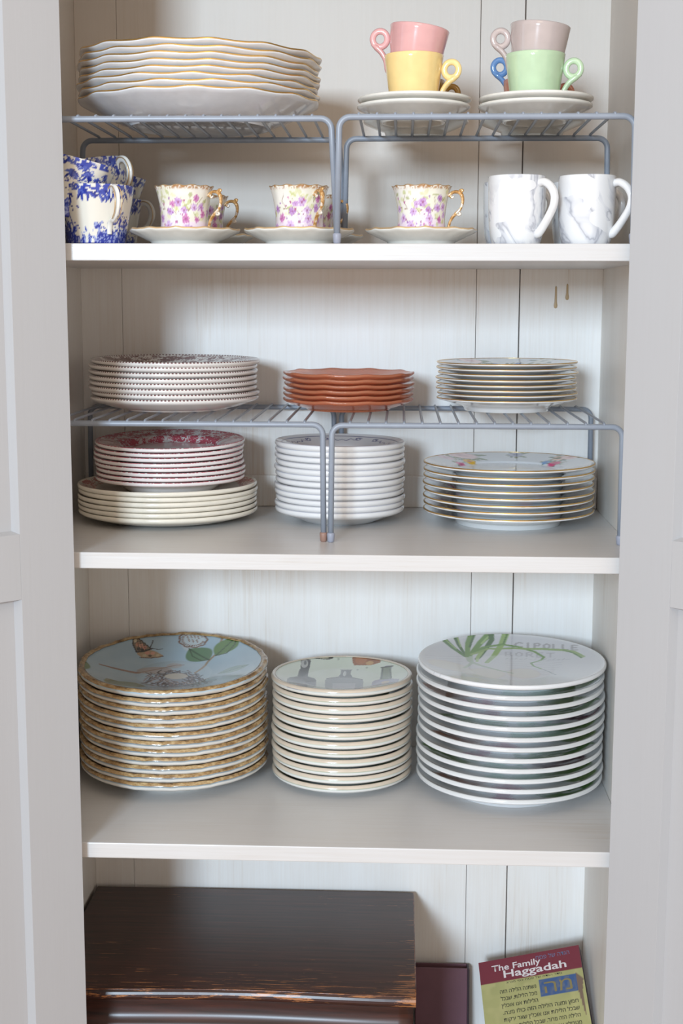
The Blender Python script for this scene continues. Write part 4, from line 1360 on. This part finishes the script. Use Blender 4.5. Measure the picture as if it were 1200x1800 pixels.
# printed front cover as a fine grid (local x right, z up, face -y)
nx, nz = 120, 160
gx, gz = np.meshgrid(np.linspace(-BW / 2, BW / 2, nx), np.linspace(0, BH, nz), indexing='ij')
X = gx.ravel(); Zv = gz.ravel()
u = (X + BW / 2) / BW; v = (BH - Zv) / BW            # v: distance below the top edge in widths
pt = Paint(u, v, (176, 172, 116))
pt.put(np.clip((vnoise(u, v, 7, 5) - .4) * .8, 0, .5), (150, 148, 100)); pt.put(np.clip((vnoise(u, v, 16, 6) - .6) * 1.5, 0, .5), (196, 188, 132))
pt.put((v < .235) * 1.0, (124, 56, 66))
pt.poly([(.565, .285), (.930, .285), (.930, .455), (.565, .455)], (70, 96, 140)); pt.put(((u > .575) & (u < .92) & (v > .295) & (v < .445)) * np.clip((vnoise(u, v, 40, 9) - .45) * 4, 0, 1), (100, 110, 130))
pt.poly([(.925, .262), (1.0 - .005, .345), (.975, .43), (.972, .70), (.962, .70), (.930, .45)], (128, 106, 90))
pt.poly([(.77, .93), (1.0, .93), (1.0, 1.2), (.77, 1.2)], (110, 56, 66))
vt = [(a, -BT / 2 - .0003, b) for a, b in zip(X, Zv)] + [(-BW / 2, -BT / 2 + .0015, 0), (BW / 2, -BT / 2 + .0015, 0), (BW / 2, -BT / 2 + .0015, BH), (-BW / 2, -BT / 2 + .0015, BH)]
fc = [(i * nz + j, (i + 1) * nz + j, (i + 1) * nz + j + 1, i * nz + j + 1) for i in range(nx - 1) for j in range(nz - 1)]
bse = nx * nz
fc += [(bse + 3, bse + 2, bse + 1, bse), (0, (nx - 1) * nz, bse + 1, bse), (nz - 1, bse + 3, bse + 2, nx * nz - 1), (0, bse, bse + 3, nz - 1), ((nx - 1) * nz, nx * nz - 1, bse + 2, bse + 1)]
cc = np.vstack([pt.c, np.tile(np.array(lin((120, 56, 66))), (4, 1))])
cv = link('front_cover', mesh_of('front_cover', vt, fc, False, cc), MAT['book_cover'], hb)
link('back_cover', box_mesh('back_cover', -BW / 2, BW / 2, BT / 2 - .0015, BT / 2, 0, BH, .0004), MAT['purple'], hb)
link('page_block', box_mesh('page_block', -BW / 2 + .001, BW / 2 - .0021, -BT / 2 + .0016, BT / 2 - .0016, .001, BH - .001, .0003), MAT['pages'], hb)
link('spine', box_mesh('spine', BW / 2 - .0020, BW / 2, -BT / 2 + .0016, BT / 2 - .0016, 0, BH, .0004), MAT['purple_dark'], hb)


def text(body, u, v, size, mat, parent, width=None, align='LEFT', italic=0.0, bold=0.0, stretch=1.0):
    cu = bpy.data.curves.new('lettering', 'FONT')
    cu.body = body; cu.size = size; cu.align_x = align; cu.extrude = 0.0; cu.offset = bold; cu.resolution_u = 3
    tmp = bpy.data.objects.new('tmp', cu); COL.objects.link(tmp)
    bpy.context.view_layer.update()
    dg = bpy.context.evaluated_depsgraph_get()
    me = bpy.data.meshes.new_from_object(tmp.evaluated_get(dg))
    bpy.data.objects.remove(tmp, do_unlink=True)
    if len(me.vertices) == 0: return None
    co = np.zeros(len(me.vertices) * 3); me.vertices.foreach_get('co', co); co = co.reshape(-1, 3)
    if width:
        w = co[:, 0].max() - co[:, 0].min(); k = width / w
        ref = co[:, 0].max() if align == 'RIGHT' else co[:, 0].min()
        co[:, 0] = (co[:, 0] - ref) * k
    out = np.zeros_like(co)
    out[:, 0] = -BW / 2 + u * BW + co[:, 0]; out[:, 2] = BH - v * BW + co[:, 1]; out[:, 1] = -BT / 2 - .0005
    me.vertices.foreach_set('co', out.ravel()); me.update()
    return link('lettering', me, MAT[mat], parent)


text('The Family', 0.125, 0.120, 0.0125, 'ink_white', cv, 0.069, bold=.0002)
text('Haggadah', 0.235, 0.200, 0.0150, 'ink_white', cv, 0.088, bold=.00025)
rev = lambda s: s[::-1]
text(rev('הגדה של פסח'), 0.90, 0.075, 0.0085, 'ink_blue', cv, 0.047, 'RIGHT')
text(rev('סדר הגדה של פסח כפי מנהג'), 0.80, 0.262, 0.0042, 'ink', cv, 0.078, 'RIGHT')
text(rev('מה'), 0.88, 0.425, 0.026, 'ink_gold', cv, 0.038, 'RIGHT')
LN = ['נשתנה הלילה הזה', 'מכל הלילות. שבכל', 'הלילות אנו אוכלין', 'חמץ ומצה הלילה הזה כולו מצה.', 'שבכל הלילות אנו אוכלין שאר ירקות', 'הלילה הזה מרור. שבכל הלילות אין אנו', 'מטבילין אפילו פעם אחת הלילה הזה', 'שתי פעמים. שבכל הלילות אנו אוכלין בין', 'יושבין ובין מסובין הלילה הזה כולנו']
for i, s in enumerate(LN):
    short = i < 3
    text(rev(s), 0.535 if short else 0.915, 0.355 + i * 0.0705, 0.0078, 'ink', cv, 0.0505 if short else 0.1035, 'RIGHT', bold=.00008)
text('_______', 0.62, 0.965, 0.004, 'ink', cv, 0.03)
